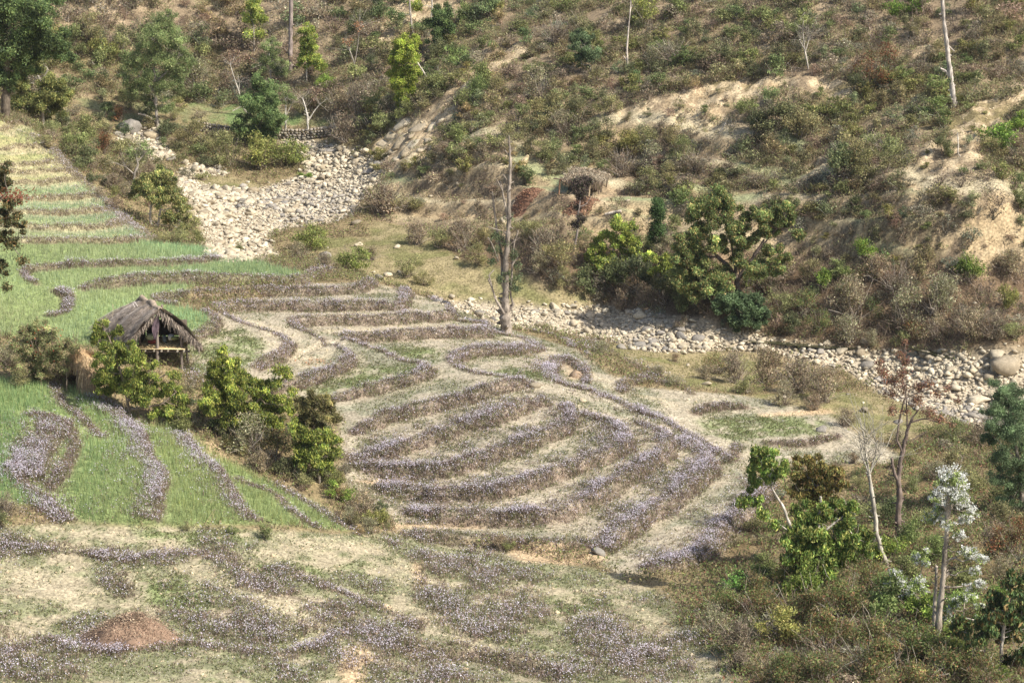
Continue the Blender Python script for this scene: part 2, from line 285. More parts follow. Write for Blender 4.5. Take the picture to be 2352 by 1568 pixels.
def lay(m, c, amt=1.0):
    global base
    m = np.clip(m * amt, 0, 1)[..., None]; base = base * (1 - m) + (c if getattr(c, 'ndim', 1) == 3 else L(*c)) * m
def mix2(a, b, n, k=3.0):
    t = np.clip(.5 + n * k, 0, 1)[..., None]; return L(*a) * (1 - t) + L(*b) * t
base[:] = (.26, .205, .115)
lay(hillm, mix2((.26, .20, .13), (.37, .29, .19), n2))
lay(hillm * np.clip(n1 * 2.5, 0, 1), (.20, .17, .075), .7)
lay(dryterr, mix2((.33, .27, .17), (.40, .33, .21), n2))
lay(dryterr * np.clip(n1 * 4 + .5, 0, 1), (.26, .28, .15), .8)
lay(bankveg, mix2((.17, .12, .075), (.25, .18, .11), n2))
lay(lower, mix2((.22, .165, .09), (.3, .24, .13), n2))
lay(gbank, mix2((.20, .19, .085), (.30, .25, .14), n2 + .3 * n1 + .1))
lay(meadow, mix2((.17, .23, .09), (.27, .24, .13), n2 * .6)); lay(meadow2, mix2((.25, .2, .11), (.2, .2, .1), n2))
lay(stub, mix2((.40, .35, .26), (.28, .27, .19), n2 + .5 * n1 + .4 * n3))
lay(near, mix2((.40, .345, .235), (.235, .24, .135), n2 * .8 + n3 * .5 + .27))
lay(fan * np.clip(.6 + n2 * 2, 0, 1), (.285, .25, .18), .75)
lay(greens * np.clip(.75 + n3 * 1.6, 0, 1), (.20, .245, .10), .85)
lay(ystrips, mix2((.42, .37, .19), (.33, .33, .15), n2 - np.clip((YY - 150) / 60, -.3, .3)))
lay(strips, (.27, .31, .15)); lay(wheat, (.22, .27, .11))
lay(paths * np.clip(.7 + n3 * 2, 0, 1), (.50, .425, .295), .8)
sc2 = np.clip((scar - .52 + n2 * 1.15 + n3 * .8) * 3.2, 0, 1) * (scar > .05); lay(sc2, mix2((.36, .27, .165), (.51, .41, .265), n3 * 1.3 + n2 * .5))
lay(bare, (.50, .37, .23), .9)
lay(leaflitter, (.42, .27, .17), .8)
lay(river, mix2((.40, .34, .25), (.50, .43, .32), n3))
# faces of the risers: bare earth and dead weeds on the lower side
fld = np.clip(stub + near + wheat + strips + ystrips, 0, 1)
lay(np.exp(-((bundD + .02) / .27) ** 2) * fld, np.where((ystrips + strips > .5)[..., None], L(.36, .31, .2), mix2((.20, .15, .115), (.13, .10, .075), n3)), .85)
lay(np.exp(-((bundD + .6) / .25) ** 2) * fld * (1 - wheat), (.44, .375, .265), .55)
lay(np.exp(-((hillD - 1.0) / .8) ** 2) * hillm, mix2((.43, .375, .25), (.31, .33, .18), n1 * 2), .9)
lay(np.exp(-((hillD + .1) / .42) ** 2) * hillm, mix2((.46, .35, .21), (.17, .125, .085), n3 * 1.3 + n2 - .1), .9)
# uneven surface
rough = .03 + .32 * hillm * (1 - .92 * dryterr) * (1 - np.clip(meadow + meadow2, 0, 1)) + .12 * lower
H += rough * (fbm(5, 41) * 1.6 + fbm(1.2, 43) * .55) + scar * (fbm(1.6, 44) * .55 + fbm(.5, 45) * .16) + dryterr * fbm(.8, 46) * .08 + .05 * fbm(.6, 47) * (1 - wheat) - river * .15 + river * fbm(2, 49) * .25 + near * fbm(3, 48) * .12
UU, VV, DD = proj(XX, YY, H)
infr = (UU > -130) & (UU < 2480) & (VV > -170) & (VV < 1760)

# ------------------------------------------------------------------ materials
def mat(name, scale=3.0, amt=.25, bump=.0, rough=.85, trans=0.0, stretch=None, fine=None, spec=.2, rnd=None, obj=False):
    m = bpy.data.materials.new(name); m.use_nodes = True; t = m.node_tree; N = t.nodes; K = t.links
    b = N['Principled BSDF']; b.inputs['Roughness'].default_value = rough; b.inputs['Specular IOR Level'].default_value = spec
    at = N.new('ShaderNodeAttribute'); at.attribute_name = 'col'
    tc = N.new('ShaderNodeTexCoord'); mp = N.new('ShaderNodeMapping')
    if stretch: mp.inputs['Scale'].default_value = stretch
    K.new(tc.outputs['Object'], mp.inputs[0])
    nz = N.new('ShaderNodeTexNoise'); nz.inputs['Scale'].default_value = scale; nz.inputs['Detail'].default_value = 5; nz.inputs['Roughness'].default_value = .65
    K.new(mp.outputs[0], nz.inputs['Vector'])
    mr = N.new('ShaderNodeMapRange'); mr.inputs['From Min'].default_value = .3; mr.inputs['From Max'].default_value = .7
    mr.inputs['To Min'].default_value = 1 - amt; mr.inputs['To Max'].default_value = 1 + amt
    K.new(nz.outputs[0], mr.inputs[0])
    vm = N.new('ShaderNodeVectorMath'); vm.operation = 'MULTIPLY'; K.new(at.outputs['Color'], vm.inputs[0]); K.new(mr.outputs[0], vm.inputs[1])
    cur = vm.outputs[0]
    if fine:
        n2_ = N.new('ShaderNodeTexNoise'); n2_.inputs['Scale'].default_value = fine[0]; n2_.inputs['Detail'].default_value = 3
        K.new(tc.outputs['Object'], n2_.inputs['Vector'])
        m2 = N.new('ShaderNodeMapRange'); m2.inputs['From Min'].default_value = .35; m2.inputs['From Max'].default_value = .65; m2.inputs['To Min'].default_value = 1 - fine[1]; m2.inputs['To Max'].default_value = 1 + fine[1]
        K.new(n2_.outputs[0], m2.inputs[0]); v2 = N.new('ShaderNodeVectorMath'); v2.operation = 'MULTIPLY'; K.new(cur, v2.inputs[0]); K.new(m2.outputs[0], v2.inputs[1]); cur = v2.outputs[0]
    if rnd:
        oi = N.new('ShaderNodeObjectInfo'); r = N.new('ShaderNodeValToRGB'); K.new(oi.outputs['Random'], r.inputs[0])
        r.color_ramp.interpolation = 'LINEAR'
        e = r.color_ramp.elements; e[0].color = (*rnd[0], 1); e[1].color = (*rnd[-1], 1)
        for i, c in enumerate(rnd[1:-1]): q = e.new((i + 1) / (len(rnd) - 1)); q.color = (*c, 1)
        v3 = N.new('ShaderNodeVectorMath'); v3.operation = 'MULTIPLY'; K.new(cur, v3.inputs[0]); K.new(r.outputs[0], v3.inputs[1]); cur = v3.outputs[0]
    K.new(cur, b.inputs['Base Color'])
    if bump:
        bp = N.new('ShaderNodeBump'); bp.inputs['Strength'].default_value = bump; bp.inputs['Distance'].default_value = .05; K.new(nz.outputs[0], bp.inputs['Height']); K.new(bp.outputs[0], b.inputs['Normal'])
    if trans:
        tr = N.new('ShaderNodeBsdfTranslucent'); K.new(cur, tr.inputs[0]); mx = N.new('ShaderNodeMixShader'); mx.inputs[0].default_value = trans
        K.new(b.outputs[0], mx.inputs[1]); K.new(tr.outputs[0], mx.inputs[2]); K.new(mx.outputs[0], N['Material Output'].inputs[0])
    return m
M_GROUND = mat('ground_cover', 1.3, .22, .9, .95, fine=(8, .34), spec=.05)
M_LEAF = mat('leaves', 1.5, .12, 0, .55, .3, spec=.25)
M_LEAFR = mat('shrub_leaves', 1.5, .15, 0, .65, .4, spec=.2, rnd=[(.8, .82, .8), (1.1, 1.0, .9), (.95, 1.1, .9), (1.15, 1.08, 1.0)])
M_GRASS = mat('grass_blades', .7, .15, 0, .7, .45, spec=.1)
M_BARK = mat('bark', 7, .5, .9, .95, stretch=(1, 1, .3), spec=.05, fine=(2, .3))
M_STONE = mat('river_stone', 4, .22, .4, .85, fine=(22, .12), spec=.15)
M_STONER = mat('boulder', 4, .25, .4, .85, fine=(22, .12), spec=.15, rnd=[(1.05, 1.02, .98), (.95, .92, .88), (.8, .8, .8), (1.1, 1.05, .95)])
M_STRAW = mat('straw', 6, .3, .4, .9, spec=.08)
M_WOOD = mat('weathered_wood', 8, .25, .3, .85, stretch=(1, 1, .2), spec=.1)
M_CLOTH = mat('cloth', 6, .2, .3, .9, spec=.1)
M_FLOWER = mat('petals', 3, .08, 0, .8, .3, spec=.05)

# ------------------------------------------------------------------ mesh helpers
class MB:
    def __init__(s): s.V = []; s.F = []; s.C = []; s.n = 0
    def add(s, V, F, C):
        V = np.asarray(V, float).reshape(-1, 3); F = np.asarray(F, int)
        C = np.asarray(C, float)
        if C.ndim == 1: C = np.tile(C, (len(V), 1))
        s.V.append(V); s.C.append(C); s.F.append(F + s.n); s.n += len(V); return s
    def mesh(s, name, m, smooth=False):
        me = bpy.data.meshes.new(name)
        V = np.vstack(s.V); C = np.vstack(s.C)
        me.vertices.add(len(V)); me.vertices.foreach_set('co', V.astype(np.float32).ravel())
        nl = sum(f.size for f in s.F); npol = sum(len(f) for f in s.F)
        me.loops.add(nl); me.polygons.add(npol)
        me.loops.foreach_set('vertex_index', np.concatenate([f.ravel() for f in s.F]).astype(np.int32))
        sz = np.concatenate([np.full(len(f), f.shape[1]) for f in s.F]); stt = np.concatenate([[0], np.cumsum(sz)[:-1]])
        me.polygons.foreach_set('loop_start', stt.astype(np.int32)); me.polygons.foreach_set('loop_total', sz.astype(np.int32))
        a = me.attributes.new('col', 'FLOAT_COLOR', 'POINT'); a.data.foreach_set('color', np.hstack([C, np.ones((len(C), 1))]).astype(np.float32).ravel())
        me.update(); me.validate()
        if smooth: me.polygons.foreach_set('use_smooth', np.ones(npol, bool))
        me.materials.append(m); return me
    def obj(s, name, m, parent=None, smooth=False, loc=None):
        if loc is not None: s.V = [v - np.asarray(loc) for v in s.V]
        return link(name, s.mesh(name, m, smooth), parent, loc)
def link(name, me, parent=None, loc=None):
    o = bpy.data.objects.new(name, me); COL.objects.link(o)
    if parent is not None: o.parent = parent
    elif loc is not None: o.location = loc
    return o
def tag(o, label=None, cat=None, group=None, kind=None):
    if label: o['label'] = label
    if cat: o['category'] = cat
    if group: o['group'] = group
    if kind: o['kind'] = kind
    return o
def thing(name, label, cat, loc, group=None):
    o = bpy.data.objects.new(name, None); o.empty_display_size = .2; COL.objects.link(o); o.location = loc
    return tag(o, label, cat, group)
def tube(mb, P, R, col, sides=6):
    P = np.asarray(P, float); n = len(P); R = np.broadcast_to(np.asarray(R, float), (n,))
    T = np.gradient(P, axis=0); T /= np.linalg.norm(T, axis=1)[:, None] + 1e-9
    up = np.array([.3, 1, .2]) if abs(T[0][2]) > .8 else np.array([0, 0, 1.])
    A = np.cross(T, up); A /= np.linalg.norm(A, axis=1)[:, None] + 1e-9; B = np.cross(T, A)
    an = np.arange(sides) * 2 * math.pi / sides
    V = P[:, None] + (A[:, None] * np.cos(an)[None, :, None] + B[:, None] * np.sin(an)[None, :, None]) * R[:, None, None]
    i = np.arange(n - 1)[:, None] * sides; j = np.arange(sides)[None]; k = (j + 1) % sides
    F = np.stack([i + j, i + k, i + sides + k, i + sides + j], -1).reshape(-1, 4)
    base_ = mb.n; mb.add(V.reshape(-1, 3), F, col)
    mb.add(V[-1], [list(range(sides))], col); mb.add(V[0], [list(range(sides))[::-1]], col)
def wiggle(a, b, n=6, amp=.1, r=None):
    r = r or rng; a = np.asarray(a, float); b = np.asarray(b, float); t = np.linspace(0, 1, n)[:, None]
    P = a * (1 - t) + b * t; L_ = np.linalg.norm(b - a)
    P[1:-1] += r.normal(0, amp * L_ / 3, (n - 2, 3)) * .5
    return P
def box(mb, c, s, col, rz=0, jit=0):
    c = np.asarray(c, float); s = np.asarray(s, float) / 2
    V = np.array([[x, y, z] for z in (-1, 1) for x, y in ((-1, -1), (1, -1), (1, 1), (-1, 1))]) * s
    if jit: V += rng.uniform(-jit, jit, V.shape)
    ca, sa = math.cos(rz), math.sin(rz); V[:, :2] = V[:, :2] @ np.array([[ca, sa], [-sa, ca]])
    mb.add(V + c, [[0, 3, 2, 1], [4, 5, 6, 7], [0, 1, 5, 4], [1, 2, 6, 5], [2, 3, 7, 6], [3, 0, 4, 7]], col)
def leaves(mb, P, size, col, aspect=.45, droop=.5, r=None, fold=True):
    """one leaf-sized quad (diamond) at each point"""
    r = r or rng; n = len(P)
    if n == 0: return
    size = np.broadcast_to(np.asarray(size, float), (n,)) * r.uniform(.65, 1.35, n)
    d = r.normal(0, 1, (n, 3)); d[:, 2] -= droop * 1.5; d /= np.linalg.norm(d, axis=1)[:, None]
    q = r.normal(0, 1, (n, 3)); s = np.cross(d, q); s /= np.linalg.norm(s, axis=1)[:, None] + 1e-9
    nn = np.cross(d, s)
    a = P - d * size[:, None] / 2; b = P + d * size[:, None] / 2
    l = P + s * (size * aspect / 2)[:, None] + nn * (size * .12)[:, None]; m_ = P - s * (size * aspect / 2)[:, None] + nn * (size * .12)[:, None]
    V = np.stack([a, l, b, m_], 1).reshape(-1, 3); C = np.repeat(col, 4, 0) if np.ndim(col) == 2 else col
    i = np.arange(n)[:, None] * 4
    if fold: F = np.concatenate([i + np.array([[0, 1, 2]]), i + np.array([[0, 2, 3]])])
    else: F = i + np.array([[0, 1, 2, 3]])
    mb.add(V, F, C)
def pick(pal, n, r=None, jit=.15):
    r = r or rng; pal = np.array(pal, float); c = pal[r.integers(0, len(pal), n)]
    return c * np.exp(r.normal(0, jit, (n, 1)))
def blades(mb, P, h, wdt, col, lean=.25, r=None, k=1, spread=.04, tip=1.15):
    r = r or rng; n = len(P)
    if k > 1: P = np.repeat(P, k, 0) + np.hstack([r.normal(0, spread, (n * k, 2)), np.zeros((n * k, 1))]); col = np.repeat(col, k, 0) * np.exp(r.normal(0, .12, (n * k, 1))); h = np.repeat(np.broadcast_to(h, (n,)), k)
    n = len(P); h = np.broadcast_to(h, (n,)) * r.uniform(.6, 1.25, n); a = r.uniform(0, math.pi, n)
    s = np.stack([np.cos(a), np.sin(a), np.zeros(n)], 1) * wdt / 2
    t = P + np.stack([r.normal(0, lean, n) * h, r.normal(0, lean, n) * h, h], 1)
    P = P - np.array([0, 0, .03])
    V = np.stack([P - s, P + s, t], 1).reshape(-1, 3); C = np.repeat(col, 3, 0); C[2::3] *= tip
    mb.add(V, np.arange(n * 3).reshape(-1, 3), C)

# ------------------------------------------------------------------ ground meshes, cut where the kind of ground changes
kindmap = np.zeros(H.shape, int)
kindmap[hillm > .5] = 1; kindmap[river > .5] = 2; kindmap[(gbank > .5) & (river <= .5)] = 3
keep = (UU > -420) & (UU < 2780) & (VV < 1950)
def ground_piece(name, k):
    q = keep[:-1, :-1] & (kindmap[:-1, :-1] == k)
    j, i = np.nonzero(q); a = j * NX + i
    F = np.stack([a, a + 1, a + NX + 1, a + NX], 1); u, inv = np.unique(F, return_inverse=True)
    V = np.stack([XX.ravel()[u], YY.ravel()[u], H.ravel()[u]], 1)
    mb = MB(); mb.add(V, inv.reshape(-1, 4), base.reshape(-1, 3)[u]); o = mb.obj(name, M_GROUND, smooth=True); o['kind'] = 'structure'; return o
ground_piece('ground', 0); ground_piece('hillside', 1); ground_piece('riverbed', 2); ground_piece('grassy_bank', 3)
# coarse land all round, a little under the detailed ground, out to the horizon
def far_land():
    xs = np.concatenate([np.linspace(-900, -110, 14), np.arange(-100, 101, 5), np.linspace(110, 900, 14)]); ys = np.concatenate([np.linspace(-300, 20, 8), np.arange(30, 281, 5), np.linspace(300, 1500, 20)])
    X, Y = np.meshgrid(xs, ys); Z = tps(np.clip(X, -80, 80), np.clip(Y, 35, 255))
    Z = Z + np.maximum(Y - 255, 0) * .25 * np.exp(-np.maximum(Y - 255, 0) / 500) + np.sin(X * .03) * np.minimum(np.maximum(Y - 220, 0) * .05, 8)
    Z = np.where(Y < 35, np.minimum(Z, 32), Z)
    inside = (X > -60) & (X < 60) & (Y > 48) & (Y < 210); U, Vv, D_ = proj(X, Y, Z)
    seen = inside & (U > -380) & (U < 2740) & (Vv < 1900); Z = np.where(seen, Z - 2.5, Z - .35)
    mb = MB(); n = len(xs); j, i = np.meshgrid(np.arange(len(ys) - 1), np.arange(n - 1), indexing='ij'); a = (j * n + i).ravel()
    mb.add(np.stack([X, Y, Z], -1).reshape(-1, 3), np.stack([a, a + 1, a + n + 1, a + n], 1), (.25, .2, .11)); o = mb.obj('terrain', M_GROUND, smooth=True); o['kind'] = 'structure'
far_land()

# ------------------------------------------------------------------ scattering on the terrain
def scatter(dens, r=None):
    """dens: plants per square metre on the raster -> points"""
    r = r or rng; lam = (dens * infr * ST_ * ST_); n = r.poisson(np.maximum(lam, 0)); j, i = np.nonzero(n); c = n[j, i]
    j = np.repeat(j, c); i = np.repeat(i, c); x = gx[i] + r.uniform(-.5, .5, len(i)) * ST_; y = gy[j] + r.uniform(-.5, .5, len(i)) * ST_
    return np.stack([x, y, hz(x, y)], 1), j, i
def stuff(mb, name, label, cat, m):
    o = mb.obj(name, m); tag(o, label, cat, kind='stuff'); return o
bundclear = 1 - np.exp(-(bundD / .35) ** 2)
# wheat
def wheat_field(dens, hh, name, label, pal, sel, wd):
    P, j, i = scatter(dens * sel)
    c = pick(pal, len(P), jit=.1) * (1 + .22 * n2[j, i] + .18 * n1[j, i])[:, None]
    c = c * np.array([1 + .35 * 1, 1, 1]) ** np.clip(n4[j, i], -.5, .5)[:, None]
    mb = MB(); blades(mb, P, hh * (1 + .4 * n2[j, i]), wd, c, .16, k=2, spread=.05, tip=1.12); stuff(mb, name, label, 'wheat', M_GRASS)
nearw = (VV > 850)
bundclear = np.where(hz(XX, YY, H) < 0, bundclear, bundclear); edge = np.clip((1 - np.exp(-(bundD / .55) ** 2)) * 1.4 - .2, 0, 1)
wheat_field(np.clip(wheat * 1.2 - .1, 0, 1) * edge * (1 - .9 * flowmead) * nearw, .36, 'wheat', 'bright green young wheat standing in the near left field', [(.32, .44, .20), (.35, .46, .21), (.39, .46, .20), (.30, .41, .21)], 90, .028)
wheat_field(np.clip(wheat * 1.2 - .1, 0, 1) * edge * ~nearw, .30, 'wheat', 'pale green young wheat around the thatched hut', [(.38, .46, .25), (.41, .48, .27), (.35, .44, .25)], 42, .035)
wheat_field(np.clip(strips + .0 * H, 0, 1) * edge, .2, 'wheat', 'pale green crop in the stepped strips at the left', [(.40, .46, .29), (.45, .48, .31)], 34, .04)
wheat_field(ystrips * edge, .17, 'wheat', 'yellowish crop in the stepped strips at the upper left', [(.42, .40, .22), (.44, .38, .24), (.34, .36, .19)], 22, .045)
# straw stubble and low weeds between it
P, j, i = scatter(np.clip(stub + near * 1.0, 0, 1) * bundclear * (22 + 16 * n2) * (1 - .6 * greens) * (1 - .55 * fan) * (1 - bare) * (1 + .6 * (VV > 1200)))
mb = MB(); blades(mb, P, .11, .028, pick([(.49, .44, .34), (.44, .39, .28), (.58, .54, .43)], len(P)), .5, k=3, spread=.05, tip=1.1); stuff(mb, 'stubble', 'short pale straw stubble across the harvested terraces', 'stubble', M_GRASS)
P, j, i = scatter(np.clip(stub + near * 1.3 + greens + .9 * fan, 0, 1.9) * np.clip(.45 + 1.5 * n2 + .9 * n3 + .7 * greens + .4 * near, 0, 1.7) * (1 - .8 * paths) * (1 - bare) * 44)
mb = MB(); leaves(mb, P + [0, 0, .03], .11, pick([(.19, .22, .09), (.24, .24, .11), (.15, .19, .08), (.27, .24, .14)], len(P)), .4, -.2); leaves(mb, P + rng.normal(0, .05, P.shape) * [1, 1, .3] + [0, 0, .05], .08, pick([(.2, .24, .1), (.26, .25, .12)], len(P)), .4, -.4)
stuff(mb, 'field_weeds', 'low green and brown weeds spread over the stubble', 'weeds', M_GRASS)
# grass of the river bank and of the meadow behind
P, j, i = scatter(np.clip(gbank + meadow + .5 * meadow2, 0, 1) * (16 + 10 * n2))
mb = MB(); blades(mb, P, .10, .04, pick([(.22, .23, .09), (.28, .25, .12), (.19, .21, .08), (.33, .28, .16)], len(P)), .6, k=3, spread=.1); stuff(mb, 'bank_grass', 'short olive grass on the river bank', 'grass', M_GRASS)
# dry undergrowth of the slope and of the lower right
def undergrowth(dens, name, label, pal, hh, kk, lf, gp):
    P, j, i = scatter(dens); mb = MB()
    c = pick(pal, len(P), jit=.2)
    blades(mb, P, hh * (1 + .8 * n2[j, i]), .05, c, .7, k=kk, spread=.16, tip=1.2)
    Q = np.repeat(P, lf, 0) + rng.normal(0, .16, (len(P) * lf, 3)) * [1, 1, .6] + [0, 0, hh * .6]
    leaves(mb, Q, .13, pick(gp, len(Q), jit=.25), .5, .1); stuff(mb, name, label, 'undergrowth', M_GRASS)
clear = (1 - scar) * (1 - .85 * meadow) * (1 - river)
brown = [(.26, .19, .13), (.34, .26, .17), (.2, .15, .11), (.38, .30, .2), (.22, .17, .09)]
green = [(.24, .27, .11), (.30, .31, .12), (.34, .30, .15), (.2, .24, .1), (.34, .29, .18), (.28, .25, .17), (.27, .31, .13), (.28, .31, .12)]
hillg = [(.32, .33, .16), (.38, .37, .19), (.28, .30, .14), (.40, .37, .22), (.34, .31, .19), (.31, .34, .15)]
dd = np.clip(hillm * clear, 0, 1) * (1 - .88 * dryterr) * (1 - .9 * np.exp(-((hillD - 1.2) / 1.0) ** 2)) * (1 - yard) * np.clip(.7 + 1.4 * n2 + .8 * n1, .1, 1.7)
undergrowth(dd * 9 * (UU < 1100), 'undergrowth', 'dry brown brush covering the upper left slope', brown, .45, 4, 11, hillg)
undergrowth(dd * 8.5 * (UU >= 1100) * (1 - bankveg) * 1.2, 'undergrowth', 'dry brown and olive brush covering the upper right slope', brown, .45, 4, 11, hillg)
undergrowth(dd * 7 * bankveg * (UU >= 1100), 'undergrowth', 'dense brown brush on the steep far river bank', [(.27, .21, .16), (.34, .27, .2), (.22, .175, .13)], .6, 5, 9, [(.24, .22, .12), (.28, .23, .15), (.2, .22, .1), (.3, .21, .16)])
undergrowth(np.clip(lower * (1 - river) * (1 - gbank) * (1 - stub), 0, 1) * np.clip(.6 + n2 * 1.3, .2, 1.5) * 17, 'undergrowth', 'ferny brown and green brush filling the lower right corner', brown, .32, 4, 9, green + [(.22, .29, .11), (.19, .27, .10), (.36, .18, .12), (.2, .28, .09), (.26, .32, .12), (.2, .27, .1)])
undergrowth(np.exp(-((hillD + .25) / .5) ** 2) * hillm * (1 - bankveg) * 7 * np.clip(.7 + 1.5 * n2, .1, 1.4) + dryterr * .8 * np.clip(.5 + 2 * n2, 0, 1), 'terrace_weeds', 'dead weeds on the low risers of the dry terraces across the river', [(.33, .26, .18), (.26, .2, .14), (.4, .32, .22), (.2, .16, .11)], .28, 5, 6, [(.3, .26, .16), (.25, .25, .13), (.28, .21, .15)])
undergrowth(scar * np.clip(n2 * 3 + .15, 0, 1) * 4, 'undergrowth', 'sparse tufts growing on the pale eroded scars', brown, .28, 5, 8, hillg)
oth = np.clip(1 - hillm - river - stub - near - wheat - strips - ystrips - gbank - lower - meadow - meadow2, 0, 1)
undergrowth(oth * 6, 'undergrowth', 'brown brush in the gully and beside the straw shelter', brown, .35, 4, 8, green)
# small litter, crumbs of earth
P, j, i = scatter(np.clip(near * 7 * (paths + .4) + bare * 12 + scar * 5 + paths * stub * 2, 0, 14))
mb = MB()
OCT = np.array([[1, 0, 0], [0, 1, 0], [-1, 0, 0], [0, -1, 0], [0, 0, .7], [0, 0, -.7]]); OF = np.array([[0, 1, 4], [1, 2, 4], [2, 3, 4], [3, 0, 4], [1, 0, 5], [2, 1, 5], [3, 2, 5], [0, 3, 5]])
def lumps(mb, P, s, col, r=None):
    r = r or rng; n = len(P); s = s * np.exp(r.normal(0, .45, n)); V = OCT[None] * r.uniform(.6, 1.2, (n, 6, 1)); a = r.uniform(0, 6.3, n); ca, sa = np.cos(a)[:, None], np.sin(a)[:, None]
    x = V[..., 0] * ca - V[..., 1] * sa; y = V[..., 0] * sa + V[..., 1] * ca; V = np.stack([x, y, V[..., 2]], -1) * s[:, None, None] + P[:, None]
    mb.add(V.reshape(-1, 3), (np.arange(n)[:, None, None] * 6 + OF).reshape(-1, 3), np.repeat(col, 6, 0))
lumps(mb, P, .05, pick([(.54, .46, .31), (.5, .4, .26)], len(P), jit=.08)); stuff(mb, 'earth_clods', 'small clods of pale dry earth on the tracks and scars', 'earth', M_GROUND)

# ------------------------------------------------------------------ lilac flowers: one strip per terrace edge, each its own cover
LIL = [(.60, .55, .64), (.68, .64, .72), (.52, .46, .54), (.72, .69, .76), (.57, .50, .56)]
WPAL = [(.27, .20, .165), (.31, .24, .205), (.23, .22, .12), (.36, .285, .21), (.22, .165, .13), (.25, .26, .13)]
PALEW = [(.38, .32, .24), (.30, .27, .18), (.24, .25, .14), (.42, .36, .27), (.3, .23, .19)]
def weeds_on(mb, mf, P, amt, hh=.34, pal=None):
    hh = hh * np.clip(1.02 + .9 * hz(P[:, 0], P[:, 1], n2) + .8 * hz(P[:, 0], P[:, 1], n3), .6, 1.5)
    n = len(P); c = pick(pal or WPAL, n, jit=.2)
    blades(mb, P, hh, .035, c, .35, k=4, spread=.10, tip=1.1)
    Q = np.repeat(P, 4, 0) + rng.normal(0, .09, (n * 4, 3)) * [1, 1, .6] + np.stack([0 * np.repeat(hh, 4)] * 2 + [np.repeat(hh, 4) * .5], 1); Q[:, 2] = np.maximum(Q[:, 2], np.repeat(P[:, 2], 4))
    leaves(mb, Q, .085, np.repeat(c, 4, 0) * rng.uniform(.8, 1.4, (n * 4, 1)), .5, 0)
    k = rng.poisson(np.clip(amt, 0, None), n); Q = np.repeat(P, k, 0); m = len(Q); Q = Q + np.stack([rng.normal(0, .13, m), rng.normal(0, .13, m), np.repeat(hh, k) * rng.uniform(.75, 1.25, m)], 1)
    s = rng.uniform(.009, .0185, m)
    a = rng.uniform(0, 3, m); e1 = np.stack([np.cos(a), np.sin(a), rng.normal(0, .3, m)], 1) * s[:, None]; e2 = np.stack([-np.sin(a) * .8, np.cos(a) * .8, rng.normal(.2, .5, m)], 1) * s[:, None]
    V = np.stack([Q - e1 - e2, Q + e1 - e2, Q + e1 + e2, Q - e1 + e2], 1).reshape(-1, 3)
    if m: mf.add(V, np.arange(m * 4).reshape(-1, 4), np.repeat(pick(LIL, m, jit=.1), 4, 0))
for (pts, h, wd, amt, lab), Lw in zip(BUNDS, bl):
    seg = np.linalg.norm(np.diff(Lw, axis=0), axis=1); tot = seg.sum(); cum = np.concatenate([[0], np.cumsum(seg)])
    farf = np.clip((Lw[:, 1].mean() - 100) / 60, 0, 1)
    wn = 44 - 20 * farf; n = int(tot * (wd + h * .6 + .2) * wn)
    s = rng.uniform(0, tot, n); x = np.interp(s, cum, Lw[:, 0]); y = np.interp(s, cum, Lw[:, 1])
    T = np.gradient(Lw, axis=0); T /= np.linalg.norm(T, axis=1)[:, None]; tx = np.interp(s, cum, T[:, 0]); ty = np.interp(s, cum, T[:, 1]); nx_, ny_ = ty, -tx
    nearb = pts[0][1] > 1220 and wd < 1.7; fanb = wd > 1.1 and not nearb
    wob = .8 + .2 * np.sin(s * .7 + len(pts)) * np.sin(s * .31 + 1) + .12 * np.sin(s * 2.1)
    off = rng.uniform(-(.10 + h * .18), wd * .42, n) * np.clip(wob + .15, .4, 1.2)
    if nearb: off = rng.uniform(-.5, .5, n) * wd * (1 + .25 * np.sin(s * 1.3) + .2 * np.sin(s * 3.1)) + rng.normal(0, .08, n)
    if fanb: off = np.where(rng.uniform(size=n) < .25, np.abs(rng.normal(0, wd * .62, n)), off)
    gap = hz(x, y, n2 * 1.0); keepm = gap > np.where(nearb, -.5, -.95) + rng.normal(0, .15, n)
    x = x + nx_ * off; y = y + ny_ * off
    P = np.stack([x, y, hz(x, y)], 1)[keepm]; off = off[keepm]
    am = np.where(off > -.06, 3.6, .8) * amt * (1 - .25 * farf) * np.clip(.95 + 1.0 * hz(x[keepm], y[keepm], n2), .45, 1.6)
    mb, mf = MB(), MB(); weeds_on(mb, mf, P, am, (.155 if wd < 1 else .185) * (.7 if farf > .5 else 1), [(.38, .31, .22), (.31, .26, .17), (.27, .25, .14), (.42, .36, .26), (.3, .23, .18)] if (pts[0][0] < 400 and pts[0][1] < 560) else None)
    t = thing('flower_strip', lab, 'flower strip', tuple(P[len(P) // 2])); t['kind'] = 'stuff'; t['group'] = 'lilac flower strips on the terrace edges'
    lo = np.array(t.location)
    mb.V = [v - lo for v in mb.V]; mb.obj('stems', M_GRASS, t)['kind'] = 'stuff'
    if mf.n: mf.V = [v - lo for v in mf.V]; mf.obj('blossoms', M_FLOWER, t)['kind'] = 'stuff'
def flower_cover(dens, amt, hh, name, lab, pal=None):
    P, j, i = scatter(dens); mb, mf = MB(), MB(); weeds_on(mb, mf, P, amt * np.clip(1 + 2 * n2[j, i] + n3[j, i], .1, 2.5), hh, pal); t = thing(name, lab, 'wild flowers', tuple(P[len(P) // 2])); t['kind'] = 'stuff'
    lo = np.array(t.location); mb.V = [v - lo for v in mb.V]; mf.V = [v - lo for v in mf.V]; mb.obj('stems', M_GRASS, t)['kind'] = 'stuff'; mf.obj('blossoms', M_FLOWER, t)['kind'] = 'stuff'
flower_cover(flowmead * 20, 3.6, .28, 'wild_flowers', 'thick patches of lilac flowers growing over brown weeds')
